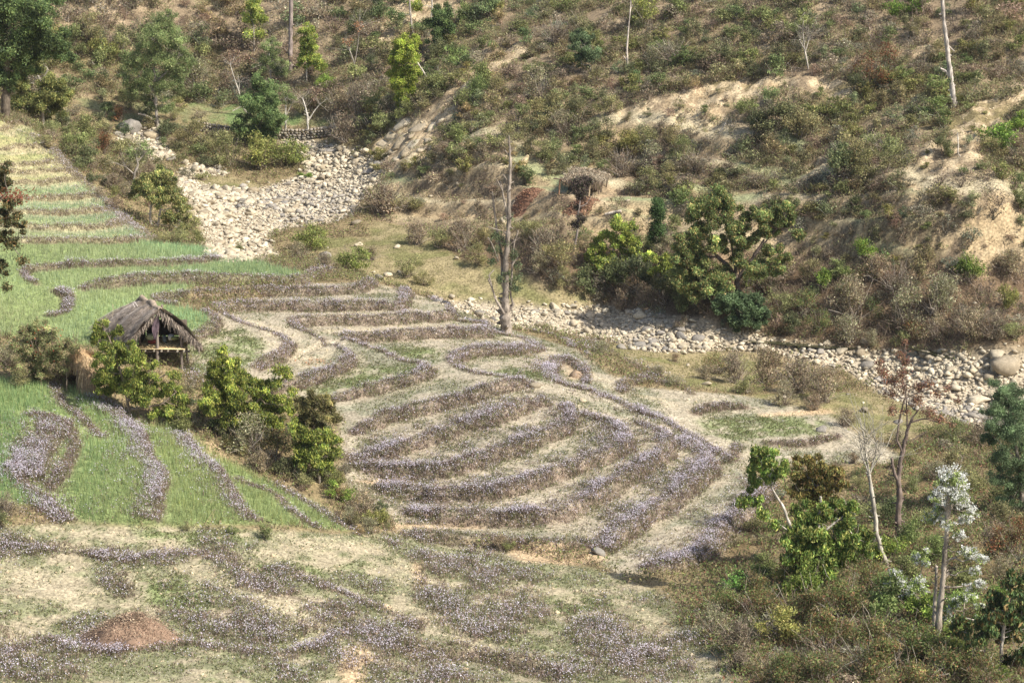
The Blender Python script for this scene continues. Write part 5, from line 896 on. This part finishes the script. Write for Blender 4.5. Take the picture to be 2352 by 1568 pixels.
# ------------------------------------------------------------------ thatched field hut on stilts
def hz1(x, y): return float(hz(x, y))
hb = ground(417, 849); Y0 = hb[1]
def Q(u, v, dy=0.0): return on_y(u, v, Y0 + dy)
hut = thing('thatched_hut', 'open thatched field hut on wooden stilts between the two green fields', 'hut', tuple(hb)); HL = np.array(hut.location)
def part(mb, name, m, parent=hut, lab=None, kind=None, org=None):
    org = HL if org is None else org; mb.V = [v - org for v in mb.V]; o = mb.obj(name, m, parent)
    if lab: o['label'] = lab
    if kind: o['kind'] = kind
    return o
WD = (.27, .225, .19); WD2 = (.36, .31, .26)
def post(u, vtop, vbot, dy, rad, name='post', col=WD):
    a = Q(u, vtop, dy); b = Q(u, vbot, dy); b[2] = hz1(b[0], b[1]) - .15; b[0] += rng.normal(0, .02); mb = MB(); tube(mb, wiggle(b, a, 6, .05), np.linspace(rad, rad * .88, 6) * (1 + rng.normal(0, .05, 6)), col, 7); part(mb, name, M_WOOD)
post(362, 716, 846, 0, .085); post(417, 768, 849, .1, .075); post(312, 772, 860, -.1, .075); post(396, 735, 842, 2.1, .07); post(372, 700, 840, 2.3, .07); post(330, 700, 835, 2.2, .07); post(428, 782, 800, .9, .06)
# deck: beams, joists with round ends, boards
zb = Q(366, 799, 0)[2]; xl = Q(314, 799, 0)[0]; xr = Q(424, 799, 0)[0]
for dy in (.06, 1.9):
    mb = MB(); tube(mb, [(xl - .1, Y0 + dy, zb - .20), (xr + .25, Y0 + dy, zb - .19)], [.055, .05], (.2, .165, .14), 7); part(mb, 'beam', M_WOOD)
for k in range(7):
    x = xl + .08 + (xr - xl - .1) * k / 6 + rng.normal(0, .04); mb = MB(); tube(mb, [(x, Y0 - .16 - rng.uniform(0, .1), zb - .1), (x + rng.normal(0, .04), Y0 + 2.1, zb - .09)], [.048, .042], (.44, .39, .31), 7); part(mb, 'joist', M_WOOD)
for k in range(9):
    mb = MB(); y = Y0 - .12 + k * .24; box(mb, ((xl + xr) / 2 + rng.normal(0, .03), y + .1, zb - .025 + rng.normal(0, .006)), (xr - xl + rng.uniform(-.05, .12), .225, .035), np.array([.66, .53, .30]) * rng.uniform(.85, 1.05), rng.normal(0, .006), .008); part(mb, 'floor_board', M_WOOD)
mb = MB(); P = np.stack([rng.uniform(xl, xr, 260), rng.uniform(Y0 - .1, Y0 + 1.2, 260), np.full(260, zb + .02)], 1); leaves(mb, P, .16, pick([(.7, .55, .3), (.6, .45, .24)], 260), .25, 0); part(mb, 'straw_litter', M_STRAW, kind='stuff')
# roof
RF, RB = Q(368, 712, -.15), Q(322, 686, 2.6); LF, LB = Q(304, 779, -.35), Q(219, 744, 2.2); REF, REB = Q(461, 792, -.2), Q(405, 748, 2.9)
def slope(a, b, c, d, name, lab):                     # a,b ridge front/back ; c,d eave front/back
    n, m = 18, 14; s = np.linspace(0, 1, n)[:, None, None]; t = np.linspace(0, 1, m)[None, :, None]
    G = (a * (1 - s) + b * s) * (1 - t) + (c * (1 - s) + d * s) * t
    nn = np.cross(b - a, c - a); nn /= np.linalg.norm(nn); nn = nn * np.sign(nn[2])
    bump = .26 * np.sin(np.pi * t) ** .8 * (.7 + .3 * np.sin(s * 5)) + .06 * np.sin(s * 17 + t * 4) - .10 * t ** 2
    G = G + nn * bump + rng.normal(0, .012, G.shape); top = G.reshape(-1, 3); bot = top - nn * .13
    j, i = np.meshgrid(np.arange(n - 1), np.arange(m - 1), indexing='ij'); q = (j * m + i).ravel(); F = np.stack([q, q + 1, q + m + 1, q + m], 1)
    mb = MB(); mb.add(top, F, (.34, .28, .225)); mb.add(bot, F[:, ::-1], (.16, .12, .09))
    o = part(mb, 'roof_slope', M_STRAW, lab=lab)
    # layered straw
    sb = MB(); N = 5200; s_ = rng.uniform(-.02, 1.02, N); t_ = rng.uniform(0, 1.03, N); gi = np.clip((s_ * (n - 1)), 0, n - 1).astype(int); gj = np.clip(t_ * (m - 1), 0, m - 1).astype(int)
    base_ = ((a[None] * (1 - s_[:, None]) + b[None] * s_[:, None]) * (1 - t_[:, None]) + (c[None] * (1 - s_[:, None]) + d[None] * s_[:, None]) * t_[:, None]) + nn * (.26 * np.sin(np.pi * np.clip(t_, 0, 1)) ** .8 * (.7 + .3 * np.sin(s_ * 5)) + .06 * np.sin(s_ * 17 + t_ * 4) - .1 * t_ ** 2)[:, None]
    dirv = (c * (1 - s_[:, None]) + d * s_[:, None]) - (a * (1 - s_[:, None]) + b * s_[:, None]); dirv /= np.linalg.norm(dirv, axis=1)[:, None]
    al = (b - a) / np.linalg.norm(b - a); dirv = dirv + al * rng.normal(0, .16, (N, 1)); ln = rng.uniform(.25, .6, N)[:, None]; wd = al * rng.uniform(.008, .02, (N, 1))
    p0 = base_ + nn * rng.uniform(.0, .04, (N, 1)); p1 = p0 + dirv * ln + nn * rng.uniform(-.03, .05, (N, 1)); p1[:, 2] -= np.where(t_ > .9, rng.uniform(0, .25, N), 0)
    V = np.stack([p0 - wd, p0 + wd, p1 + wd * .4, p1 - wd * .4], 1).reshape(-1, 3); band = (1 + .22 * np.sin(s_ * 23 + t_ * 7) + .12 * np.sin(t_ * 30))[:, None]
    C = np.repeat(pick([(.52, .44, .37), (.43, .365, .31), (.6, .52, .42), (.33, .275, .23), (.49, .43, .38)], N, jit=.15) * band, 4, 0)
    sb.add(V, np.arange(N * 4).reshape(-1, 4), C); part(sb, 'thatch', M_STRAW, kind='stuff')
    return nn
slope(RF, RB, LF, LB, 'roof_slope', 'sunlit left side of the thatched roof'); slope(RF, RB, REF, REB, 'roof_slope', 'right side of the roof, ragged at the edge')
mb = MB(); tube(mb, wiggle(RF + [0, 0, .02], RB + [0, 0, .02], 8, .1), [.12, .15, .16, .17, .17, .16, .14, .1], (.40, .32, .24), 8)
N = 1500; s_ = rng.uniform(-.03, 1.02, N)[:, None]; p0 = RF * (1 - s_) + RB * s_ + [0, 0, .12]; side = rng.choice([-1, 1], N)[:, None]; dv = np.where(side < 0, (LF - RF), (REF - RF)); dv = dv / np.linalg.norm(dv, axis=1)[:, None]; p1 = p0 + dv * rng.uniform(.3, .7, (N, 1)) + rng.normal(0, .04, (N, 3)); al = (RB - RF) / np.linalg.norm(RB - RF) * .014
mb.add(np.stack([p0 - al, p0 + al, p1 + al * .4, p1 - al * .4], 1).reshape(-1, 3), np.arange(N * 4).reshape(-1, 4), np.repeat(pick([(.46, .36, .26), (.52, .42, .3), (.38, .3, .24)], N), 4, 0)); part(mb, 'ridge_cap', M_STRAW)
def fringe(a, b, n, ln, name):
    mb = MB(); s = rng.uniform(0, 1, (n, 1)); p0 = a * (1 - s) + b * s + rng.normal(0, .04, (n, 3)); cl = (.5 + .8 * np.abs(np.sin(s * 31)) ** 2); p1 = p0 + np.array([0, 0, -1]) * rng.uniform(.3, 1, (n, 1)) * ln * cl + rng.normal(0, .06, (n, 3)); w_ = np.array([.014, 0, 0]) + rng.normal(0, .006, (n, 3))
    mb.add(np.stack([p0 - w_, p0 + w_, p1 + w_ * .4, p1 - w_ * .4], 1).reshape(-1, 3), np.arange(n * 4).reshape(-1, 4), np.repeat(pick([(.33, .27, .22), (.22, .18, .15), (.42, .35, .28)], n), 4, 0)); part(mb, name, M_STRAW, kind='stuff')
fringe(RF, REF, 900, .42, 'hanging_straw'); fringe(RF, LF, 500, .2, 'hanging_straw'); fringe(REF, REB, 500, .3, 'hanging_straw'); fringe(LF, LB, 400, .15, 'hanging_straw')
for a, b in ((RF, LF), (RF, REF), (LF, LB), (REF, REB)):
    mb = MB(); tube(mb, wiggle(a - [0, -.05, .16], b - [0, -.05, .14], 5, .04), .035, (.22, .18, .15), 6); part(mb, 'rafter', M_WOOD)
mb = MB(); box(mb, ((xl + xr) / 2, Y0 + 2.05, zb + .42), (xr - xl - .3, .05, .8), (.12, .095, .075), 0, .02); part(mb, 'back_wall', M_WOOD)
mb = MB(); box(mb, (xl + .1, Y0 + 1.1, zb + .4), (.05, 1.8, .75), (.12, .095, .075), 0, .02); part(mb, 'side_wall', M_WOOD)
for a, b in (((303, 699), (310, 711)), ((309, 697), (316, 709)), ((306, 698), (308, 700))):
    mb = MB(); tube(mb, [Q(*a, .85) + [0, 0, .1], Q(*b, .6) + [0, 0, .12]], .02, (.55, .5, .46), 5); o = mb.obj('stick', M_WOOD); tag(o, 'short grey stick lying on the thatched hut roof', 'stick', 'sticks on the hut roof')
mb = MB(); tube(mb, [Q(258, 729, 1.2), Q(260, 712, 1.2), Q(259, 699, 1.2)], .014, (.6, .5, .35), 5); tag(mb.obj('stick', M_WOOD), 'thin pale stick poking up behind the left end of the hut roof', 'stick')
# things in the hut
def blobm(c, s, col, m, name, lab, cat, seed=1, rz=0):
    r = np.random.default_rng(seed); V = I2 * (1 + r.normal(0, .06, (len(I2), 1))); V = np.sign(V) * np.abs(V) ** .8; V = rot_z(V * s, rz); mb = MB(); mb.add(V + c, F2, col); o = mb.obj(name, m, smooth=True); return tag(o, lab, cat)
blobm(Q(346, 773, .5), (.22, .16, .17), (.42, .46, .30), M_CLOTH, 'sack', 'pale green sack inside the hut left of the front post', 'sack', 3)
blobm(Q(350, 784, .55), (.24, .16, .1), (.24, .06, .05), M_CLOTH, 'cloth_bundle', 'folded red cloth under the green sack in the hut', 'cloth', 4)
blobm(Q(378, 778, .7), (.12, .12, .19), (.16, .19, .19), M_CLOTH, 'pot', 'dark grey pot standing in the middle of the hut floor', 'pot', 5)
blobm(Q(393, 774, .45), (.17, .13, .17), (.52, .52, .50), M_CLOTH, 'sack', 'whitish sack in the right half of the hut', 'sack', 6, .4)
blobm(Q(402, 776, .35), (.2, .1, .1), (.22, .25, .10), M_CLOTH, 'bundle', 'dark green rolled bundle leaning on the whitish sack', 'bundle', 7, .5)
mb = MB(); n = 9; s = np.linspace(0, 1, n)[:, None, None]; t = np.linspace(-1, 1, 5)[None, :, None]; c0 = Q(359, 728, -.14); c1 = Q(356, 778, -.14)
G = c0 * (1 - s) + c1 * s + np.array([1., 0, 0]) * t * (.09 + .08 * np.sin(s * 3.1 + .4)) + np.array([0, -1., 0]) * (.04 * np.cos(t * 5 + s * 9) + .05); j, i = np.meshgrid(np.arange(n - 1), np.arange(4), indexing='ij'); q = (j * 5 + i).ravel()
mb.add(G.reshape(-1, 3), np.stack([q, q + 1, q + 6, q + 5], 1), (.20, .145, .165)); mb.add(G.reshape(-1, 3) + [0, .02, 0], np.stack([q + 5, q + 6, q + 1, q], 1), (.20, .145, .165)); tag(mb.obj('hanging_cloth', M_CLOTH, smooth=True), 'crumpled purplish cloth hanging on the front post of the hut', 'cloth')

# ------------------------------------------------------------------ low straw shelter with a dark opening, left of the hut
g = ground(183, 903); Y1 = g[1]; sh = thing('straw_shelter', 'low golden straw shelter with a small dark doorway left of the hut', 'shelter', tuple(g)); SL = np.array(g)
cx, rx = on_y(190, 880, Y1)[0], 0.98; n, m = 40, 14; mb = MB(); sb = MB(); hgt = on_y(190, 812, Y1 + 1)[2] - g[2]
az = np.linspace(0, 2 * math.pi, n + 1)[:-1]; V = []
for k in range(m):
    ph = k / (m - 1) * math.pi / 2; rr = math.cos(ph) ** .55; zz = math.sin(ph) ** .9
    for a in az: V.append((cx + math.cos(a) * rx * rr * (1 + .06 * math.sin(a * 5)), Y1 + 1.0 + math.sin(a) * 1.1 * rr, g[2] - .1 + zz * hgt * (1 - .12 * math.cos(a))))
V = np.array(V); F = []
for k in range(m - 1):
    for i in range(n):
        c = V[k * n + i]; uu, vv, _ = proj(*c)
        if 153 < uu < 176 and vv > 852 and math.sin(az[i]) < 0: continue
        F.append([k * n + i, k * n + (i + 1) % n, (k + 1) * n + (i + 1) % n, (k + 1) * n + i])
mb.add(V, F, (.36, .25, .14)); part(mb, 'straw_wall', M_STRAW, sh, org=SL)
N = 4200; k = rng.integers(0, m - 1, N); i = rng.integers(0, n, N); c = V[k * n + i] + rng.normal(0, .04, (N, 3)); uu, vv, _ = proj(c[:, 0], c[:, 1], c[:, 2]); ok_ = ~((uu > 151) & (uu < 178) & (vv > 845) & (c[:, 1] < Y1 + 1)); c = c[ok_]; N = len(c)
out = c - np.array([cx, Y1 + 1, 0]); out[:, 2] = 0; out /= np.linalg.norm(out, axis=1)[:, None] + 1e-6; p0 = c + out * .04 + [0, 0, .1]; p1 = c + out * .1 + rng.normal(0, .07, (N, 3)) - [0, 0, .32]; w_ = np.cross(out, [0, 0, 1]) * .012
sb.add(np.stack([p0 - w_, p0 + w_, p1 + w_ * .4, p1 - w_ * .4], 1).reshape(-1, 3), np.arange(N * 4).reshape(-1, 4), np.repeat(pick([(.56, .40, .23), (.46, .33, .2), (.66, .5, .3), (.36, .26, .17)], N), 4, 0)); part(sb, 'loose_straw', M_STRAW, sh, kind='stuff', org=SL)
for uu in (153, 177):
    mb = MB(); a = on_y(uu, 903, Y1 - .05); a[2] = hz1(a[0], a[1]) - .1; tube(mb, [a, on_y(uu, 850, Y1 - .05)], .035, (.25, .2, .15), 6); part(mb, 'door_post', M_WOOD, sh, org=SL)

# ------------------------------------------------------------------ far shelter under a flat grass roof
fb = ground(1345, 452); Y2 = fb[1]; fs = thing('far_shelter', 'far open shelter with a flat grassy roof on thin poles across the river', 'shelter', tuple(fb)); FL = np.array(fb)
def Z(u, v, dy=0.): return on_y(u, v, Y2 + dy)
A, B, C_, D_ = Z(1292, 414, .3), Z(1381, 419, 0), Z(1399, 402, 2.2), Z(1318, 388, 3.0)
n, m = 16, 10; s = np.linspace(0, 1, n)[:, None, None]; t = np.linspace(0, 1, m)[None, :, None]; G = (A * (1 - s) + B * s) * (1 - t) + (D_ * (1 - s) + C_ * s) * t + np.array([0, 0, 1.]) * (.25 * np.sin(np.pi * s) ** .6 * np.sin(np.pi * t * .8 + .3) + rng.normal(0, .04, (n, m, 1)))
j, i = np.meshgrid(np.arange(n - 1), np.arange(m - 1), indexing='ij'); q = (j * m + i).ravel(); F = np.stack([q, q + m, q + m + 1, q + 1], 1); mb = MB(); top = G.reshape(-1, 3); mb.add(top, F, (.33, .285, .21)); mb.add(top - [0, 0, .22], F[:, ::-1], (.15, .12, .09)); part(mb, 'roof', M_STRAW, fs, org=FL)
sb = MB(); N = 2600; qi = rng.integers(0, len(top), N); c = top[qi] + rng.normal(0, .15, (N, 3)) * [1, 1, .25]; blades(sb, c + [0, 0, .02], .09, .07, pick([(.36, .31, .23), (.42, .36, .27), (.3, .25, .18), (.32, .24, .17)], N), 1.2)
E = np.linspace(0, 1, 700)[:, None]; e = A * (1 - E) + B * E + rng.normal(0, .1, (700, 3)) + [0, 0, -.05]; p1 = e - [0, 0, 1] * rng.uniform(.08, .32, (700, 1)) * (.4 + E); w_ = np.array([.02, 0, 0]); sb.add(np.stack([e - w_, e + w_, p1 + w_, p1 - w_], 1).reshape(-1, 3), np.arange(2800).reshape(-1, 4), np.repeat(pick([(.25, .19, .14), (.2, .16, .1), (.3, .22, .16)], 700), 4, 0)); part(sb, 'roof_grass', M_STRAW, fs, kind='stuff', org=FL)
for u, v0, v1, dy, rad, col in ((1285, 412, 447, .3, .05, (.35, .2, .12)), (1354, 422, 451, -.1, .06, (.45, .36, .24)), (1340, 420, 446, .4, .045, (.4, .34, .27)), (1377, 420, 444, .5, .05, (.3, .24, .18)), (1395, 402, 430, 2.2, .05, (.25, .2, .15)), (1320, 392, 425, 2.8, .05, (.2, .16, .12)), (1317, 415, 445, 1.0, .05, (.25, .2, .15))):
    a = Z(u + 1.5, v0, dy); b = Z(u - 2.5, v1, dy); b[2] = hz1(b[0], b[1]) - .1; mb = MB(); tube(mb, wiggle(b, a, 4, .05), rad, col, 6); part(mb, 'pole', M_WOOD, fs, org=FL)
mb = MB(); tube(mb, [Z(1271, 410, .3), Z(1306, 414, .25), Z(1385, 421, .1)], .045, (.16, .12, .09), 6); part(mb, 'beam', M_WOOD, fs, org=FL)
mb = MB(); tube(mb, [Z(1290, 414, .3), Z(1302, 426, .5)], .03, (.18, .14, .1), 5); part(mb, 'brace', M_WOOD, fs, org=FL)
mb = MB(); V = np.array([Z(1304, 446, 1.5), Z(1380, 446, 1.2), Z(1384, 417, 1.2), Z(1306, 408, 1.5)]); V[:2, 2] -= .6; mb.add(np.vstack([V, V + [0, .3, 0]]), [[0, 1, 2, 3], [7, 6, 5, 4], [0, 4, 5, 1], [1, 5, 6, 2], [2, 6, 7, 3], [3, 7, 4, 0]], (.10, .08, .06)); part(mb, 'back_wall', M_STRAW, fs, org=FL)  # wall coloured near black to paint in the shade under the roof
for u, v0, v1, lab in ((1361, 442, 450, 'short stake right of the far shelter poles'), (1448, 452, 458, 'tiny pale stake on the terrace right of the far shelter'), (1385, 378, 388, 'white stick above the roof of the far shelter')):
    p = ground(u, v1); mb = MB(); tube(mb, [p - [0, 0, .1], on_y(u + 1.5, v0, p[1])], .035, (.62, .52, .4), 5); tag(mb.obj('stake', M_WOOD), lab, 'stake')
p = ground(1390, 495); q_ = ground(1427, 489); mb = MB(); tube(mb, wiggle(p + [0, 0, .1], q_ + [0, 0, .12], 5, .05), [.09, .1, .1, .11, .1], (.6, .52, .42), 8); tag(mb.obj('fallen_log', M_BARK), 'pale fallen log lying on the grassy terrace below the far shelter', 'log')
p = ground(1375, 452); q_ = ground(1305, 456)

# ------------------------------------------------------------------ heaps of leaves and dung
def heap(u0, u1, vt, vb, label, name, cat, cols, core, n, leaf, seed, hk=.75):
    g = ground((u0 + u1) / 2, vb - (vb - vt) * .22); _, _, d = proj(*g); rx = (u1 - u0) / 2 * d / FPX; ty = on_y((u0 + u1) / 2, vt, g[1])[2]; hh = max(ty - g[2], .25) * hk; ry = rx * (.8 if leaf < .1 else .5); r = np.random.default_rng(seed)
    t = thing(name, label, cat, tuple(g)); n_, m_ = 36, 12; mb = MB(); V = []
    nzz = r.normal(0, 1, 8)
    for k in range(m_):
        f = k / (m_ - 1)
        for i in range(n_):
            a = i / n_ * 6.2832; rr = (1 - f) * (1 + .08 * math.sin(a * 3 + nzz[0]) + .05 * math.sin(a * 7 + nzz[1])); x, y = math.cos(a) * rx * rr, math.sin(a) * ry * rr
            h = hh * (1 - (1 - f) ** 1.7) * (1 + .22 * math.sin(a * 2 + nzz[2]) * (1 - f) + .1 * math.sin(a * 5 + nzz[3]) * (1 - f)) + hh * .12 * math.sin(x * 3.1 + nzz[4]) * math.sin(y * 3.7 + nzz[5]) * (1 - f); V.append((x, y, hz1(g[0] + x, g[1] + y) - g[2] - .08 * (1 - f) + h + r.normal(0, .025)))
    q = (np.arange(m_ - 1)[:, None] * n_ + np.arange(n_)[None]).ravel(); q2 = (np.arange(m_ - 1)[:, None] * n_ + (np.arange(n_)[None] + 1) % n_).ravel(); mb.add(np.array(V), np.stack([q, q2, q2 + n_, q + n_], 1), core); mb.obj('core', M_STRAW, t, smooth=True)
    lb = MB(); V = np.array(V); P = V[r.integers(0, len(V), n)] + r.normal(0, 1, (n, 3)) * [rx * .09, ry * .09, .02] + [0, 0, .02]; leaves(lb, P, leaf, pick(cols, n, r, .25), .35, 0, r); lb.obj('litter', M_STRAW, t)['kind'] = 'stuff'
heap(186, 422, 1404, 1502, 'broad reddish brown heap of dung and straw in the near field', 'dung_heap', 'heap', [(.31, .215, .155), (.24, .165, .12), (.40, .3, .21), (.48, .39, .28), (.18, .13, .09)], (.27, .185, .13), 9000, .07, 5, .85)
heap(1168, 1248, 430, 462, 'rusty heap of dead leaves left of the far shelter', 'leaf_heap', 'heap', [(.36, .19, .12), (.29, .15, .10), (.42, .26, .17), (.32, .21, .15)], (.26, .15, .10), 2200, .13, 6, .55)
heap(1290, 1380, 452, 480, 'rusty heap of dead leaves below the far shelter', 'leaf_heap', 'heap', [(.35, .19, .12), (.28, .15, .1), (.41, .26, .17), (.32, .23, .16)], (.27, .16, .10), 2000, .13, 7, .5)
p, j, i = scatter(mask([(1075,0),(1,0),(2,2)], b=0) * 0 + mask([(692,830),(740,826),(765,836),(750,842),(700,840)], b=2) * 40); mb = MB()
if len(p): leaves(mb, p + [0, 0, .05], .12, pick([(.5, .25, .13), (.42, .22, .12)], len(p)), .4, 0); tag(mb.obj('dead_leaves', M_STRAW), 'thin patch of orange dead leaves on the pale stubble between flower edges', 'leaves', kind='stuff')
p = ground(1196, 385); mb = MB(); tube(mb, [p + [0, 0, -.2], p + [.15, 0, .25], p + [.32, 0, .55], p + [.5, 0, .85]], [.36, .3, .2, .07], (.56, .45, .27), 7); tag(mb.obj('earth_pinnacle', M_GROUND), 'small pointed pinnacle of pale earth on the terrace behind the tall bare tree', 'earth')
# eroded mound inside the loop of flowers
for u, v, s, dk, lab in ((1322, 862, 15, 0, 'brown earth mound inside the loop of lilac flowers'),):
    p = ground(u, v + 6); sc = s / FPX * proj(*p)[2]; V = I2 * (1 + rng.normal(0, .08, (len(I2), 1))) * [sc, sc * 1.4, sc * 1.3]; mb = MB(); mb.add(V + p, F2, (.30, .22, .15)); tag(mb.obj('earth_mound', M_GROUND), lab, 'mound')

# ------------------------------------------------------------------ dry stone wall in front of the meadow
a, b = ground(452, 301), ground(768, 308); wl = thing('stone_wall', 'low dry stone wall of grey stones in front of the far green meadow', 'wall', tuple((a + b) / 2)); WL = np.array(wl.location); Lw = np.linalg.norm((b - a)[:2])
sm = []
for k in range(6):
    V = stone_shape(I1, rng, .1); V = np.sign(V) * np.abs(V) ** .7; V /= np.abs(V).max(0); mb = MB(); mb.add(V, F1, [(.33, .30, .25), (.27, .25, .21), (.40, .35, .28), (.22, .2, .17), (.36, .33, .28), (.3, .26, .21)][k]); sm.append(mb.mesh('stone', M_STONER))
for c in range(4):
    x = rng.uniform(0, .2)
    while x < Lw:
        w_ = rng.uniform(.17, .38); f = (x + w_ / 2) / Lw; p = a * (1 - f) + b * f; zt = hz1(p[0], p[1]) + .02 + c * .19
        o = link('stone', sm[rng.integers(0, 6)], wl); o.location = (p[0] - WL[0], p[1] - WL[1] + c * .03 + rng.normal(0, .03), zt - WL[2] + .08); o.scale = (w_ / 2 * 1.02, .2, .125 * rng.uniform(.85, 1.15)); o.rotation_euler = (rng.normal(0, .06), rng.normal(0, .08), rng.normal(0, .1)); x += w_
for u, v in ((640, 800),):
    pass

# ------------------------------------------------------------------ thin valley haze
hm = bpy.data.materials.new('haze_air'); hm.use_nodes = True; t_ = hm.node_tree; t_.nodes.remove(t_.nodes['Principled BSDF'])
pv = t_.nodes.new('ShaderNodeVolumePrincipled'); pv.inputs['Color'].default_value = (.93, .95, 1, 1); pv.inputs['Density'].default_value = .0001; pv.inputs['Anisotropy'].default_value = .1
t_.links.new(pv.outputs[0], t_.nodes['Material Output'].inputs['Volume'])
mb = MB(); box(mb, (0, 130, 14), (260, 320, 60), (1, 1, 1)); hz_ = mb.obj('haze', hm); hz_['kind'] = 'stuff'; SC.cycles.volume_bounces = 0

# look-alikes in small groups are told apart by their order from the left
ORDS = ['leftmost', 'second from left', 'third from left', 'fourth from left', 'fifth from left', 'sixth from left', 'seventh from left', 'eighth from left', 'ninth from left', 'tenth from left']
byl = {}
for o in SC.objects:
    if o.parent is None and o.get('group') and o.get('label') and o.get('kind') is None: byl.setdefault(o['label'], []).append(o)
for lab, os_ in byl.items():
    if 1 < len(os_) <= 10:
        os_.sort(key=lambda o: float(proj(*o.location)[0]))
        for k, o in enumerate(os_):
            n_ = lab + ', ' + (ORDS[k] if k < len(os_) - 1 or k == 0 else 'rightmost')
            if len(n_.split()) <= 16: o['label'] = n_
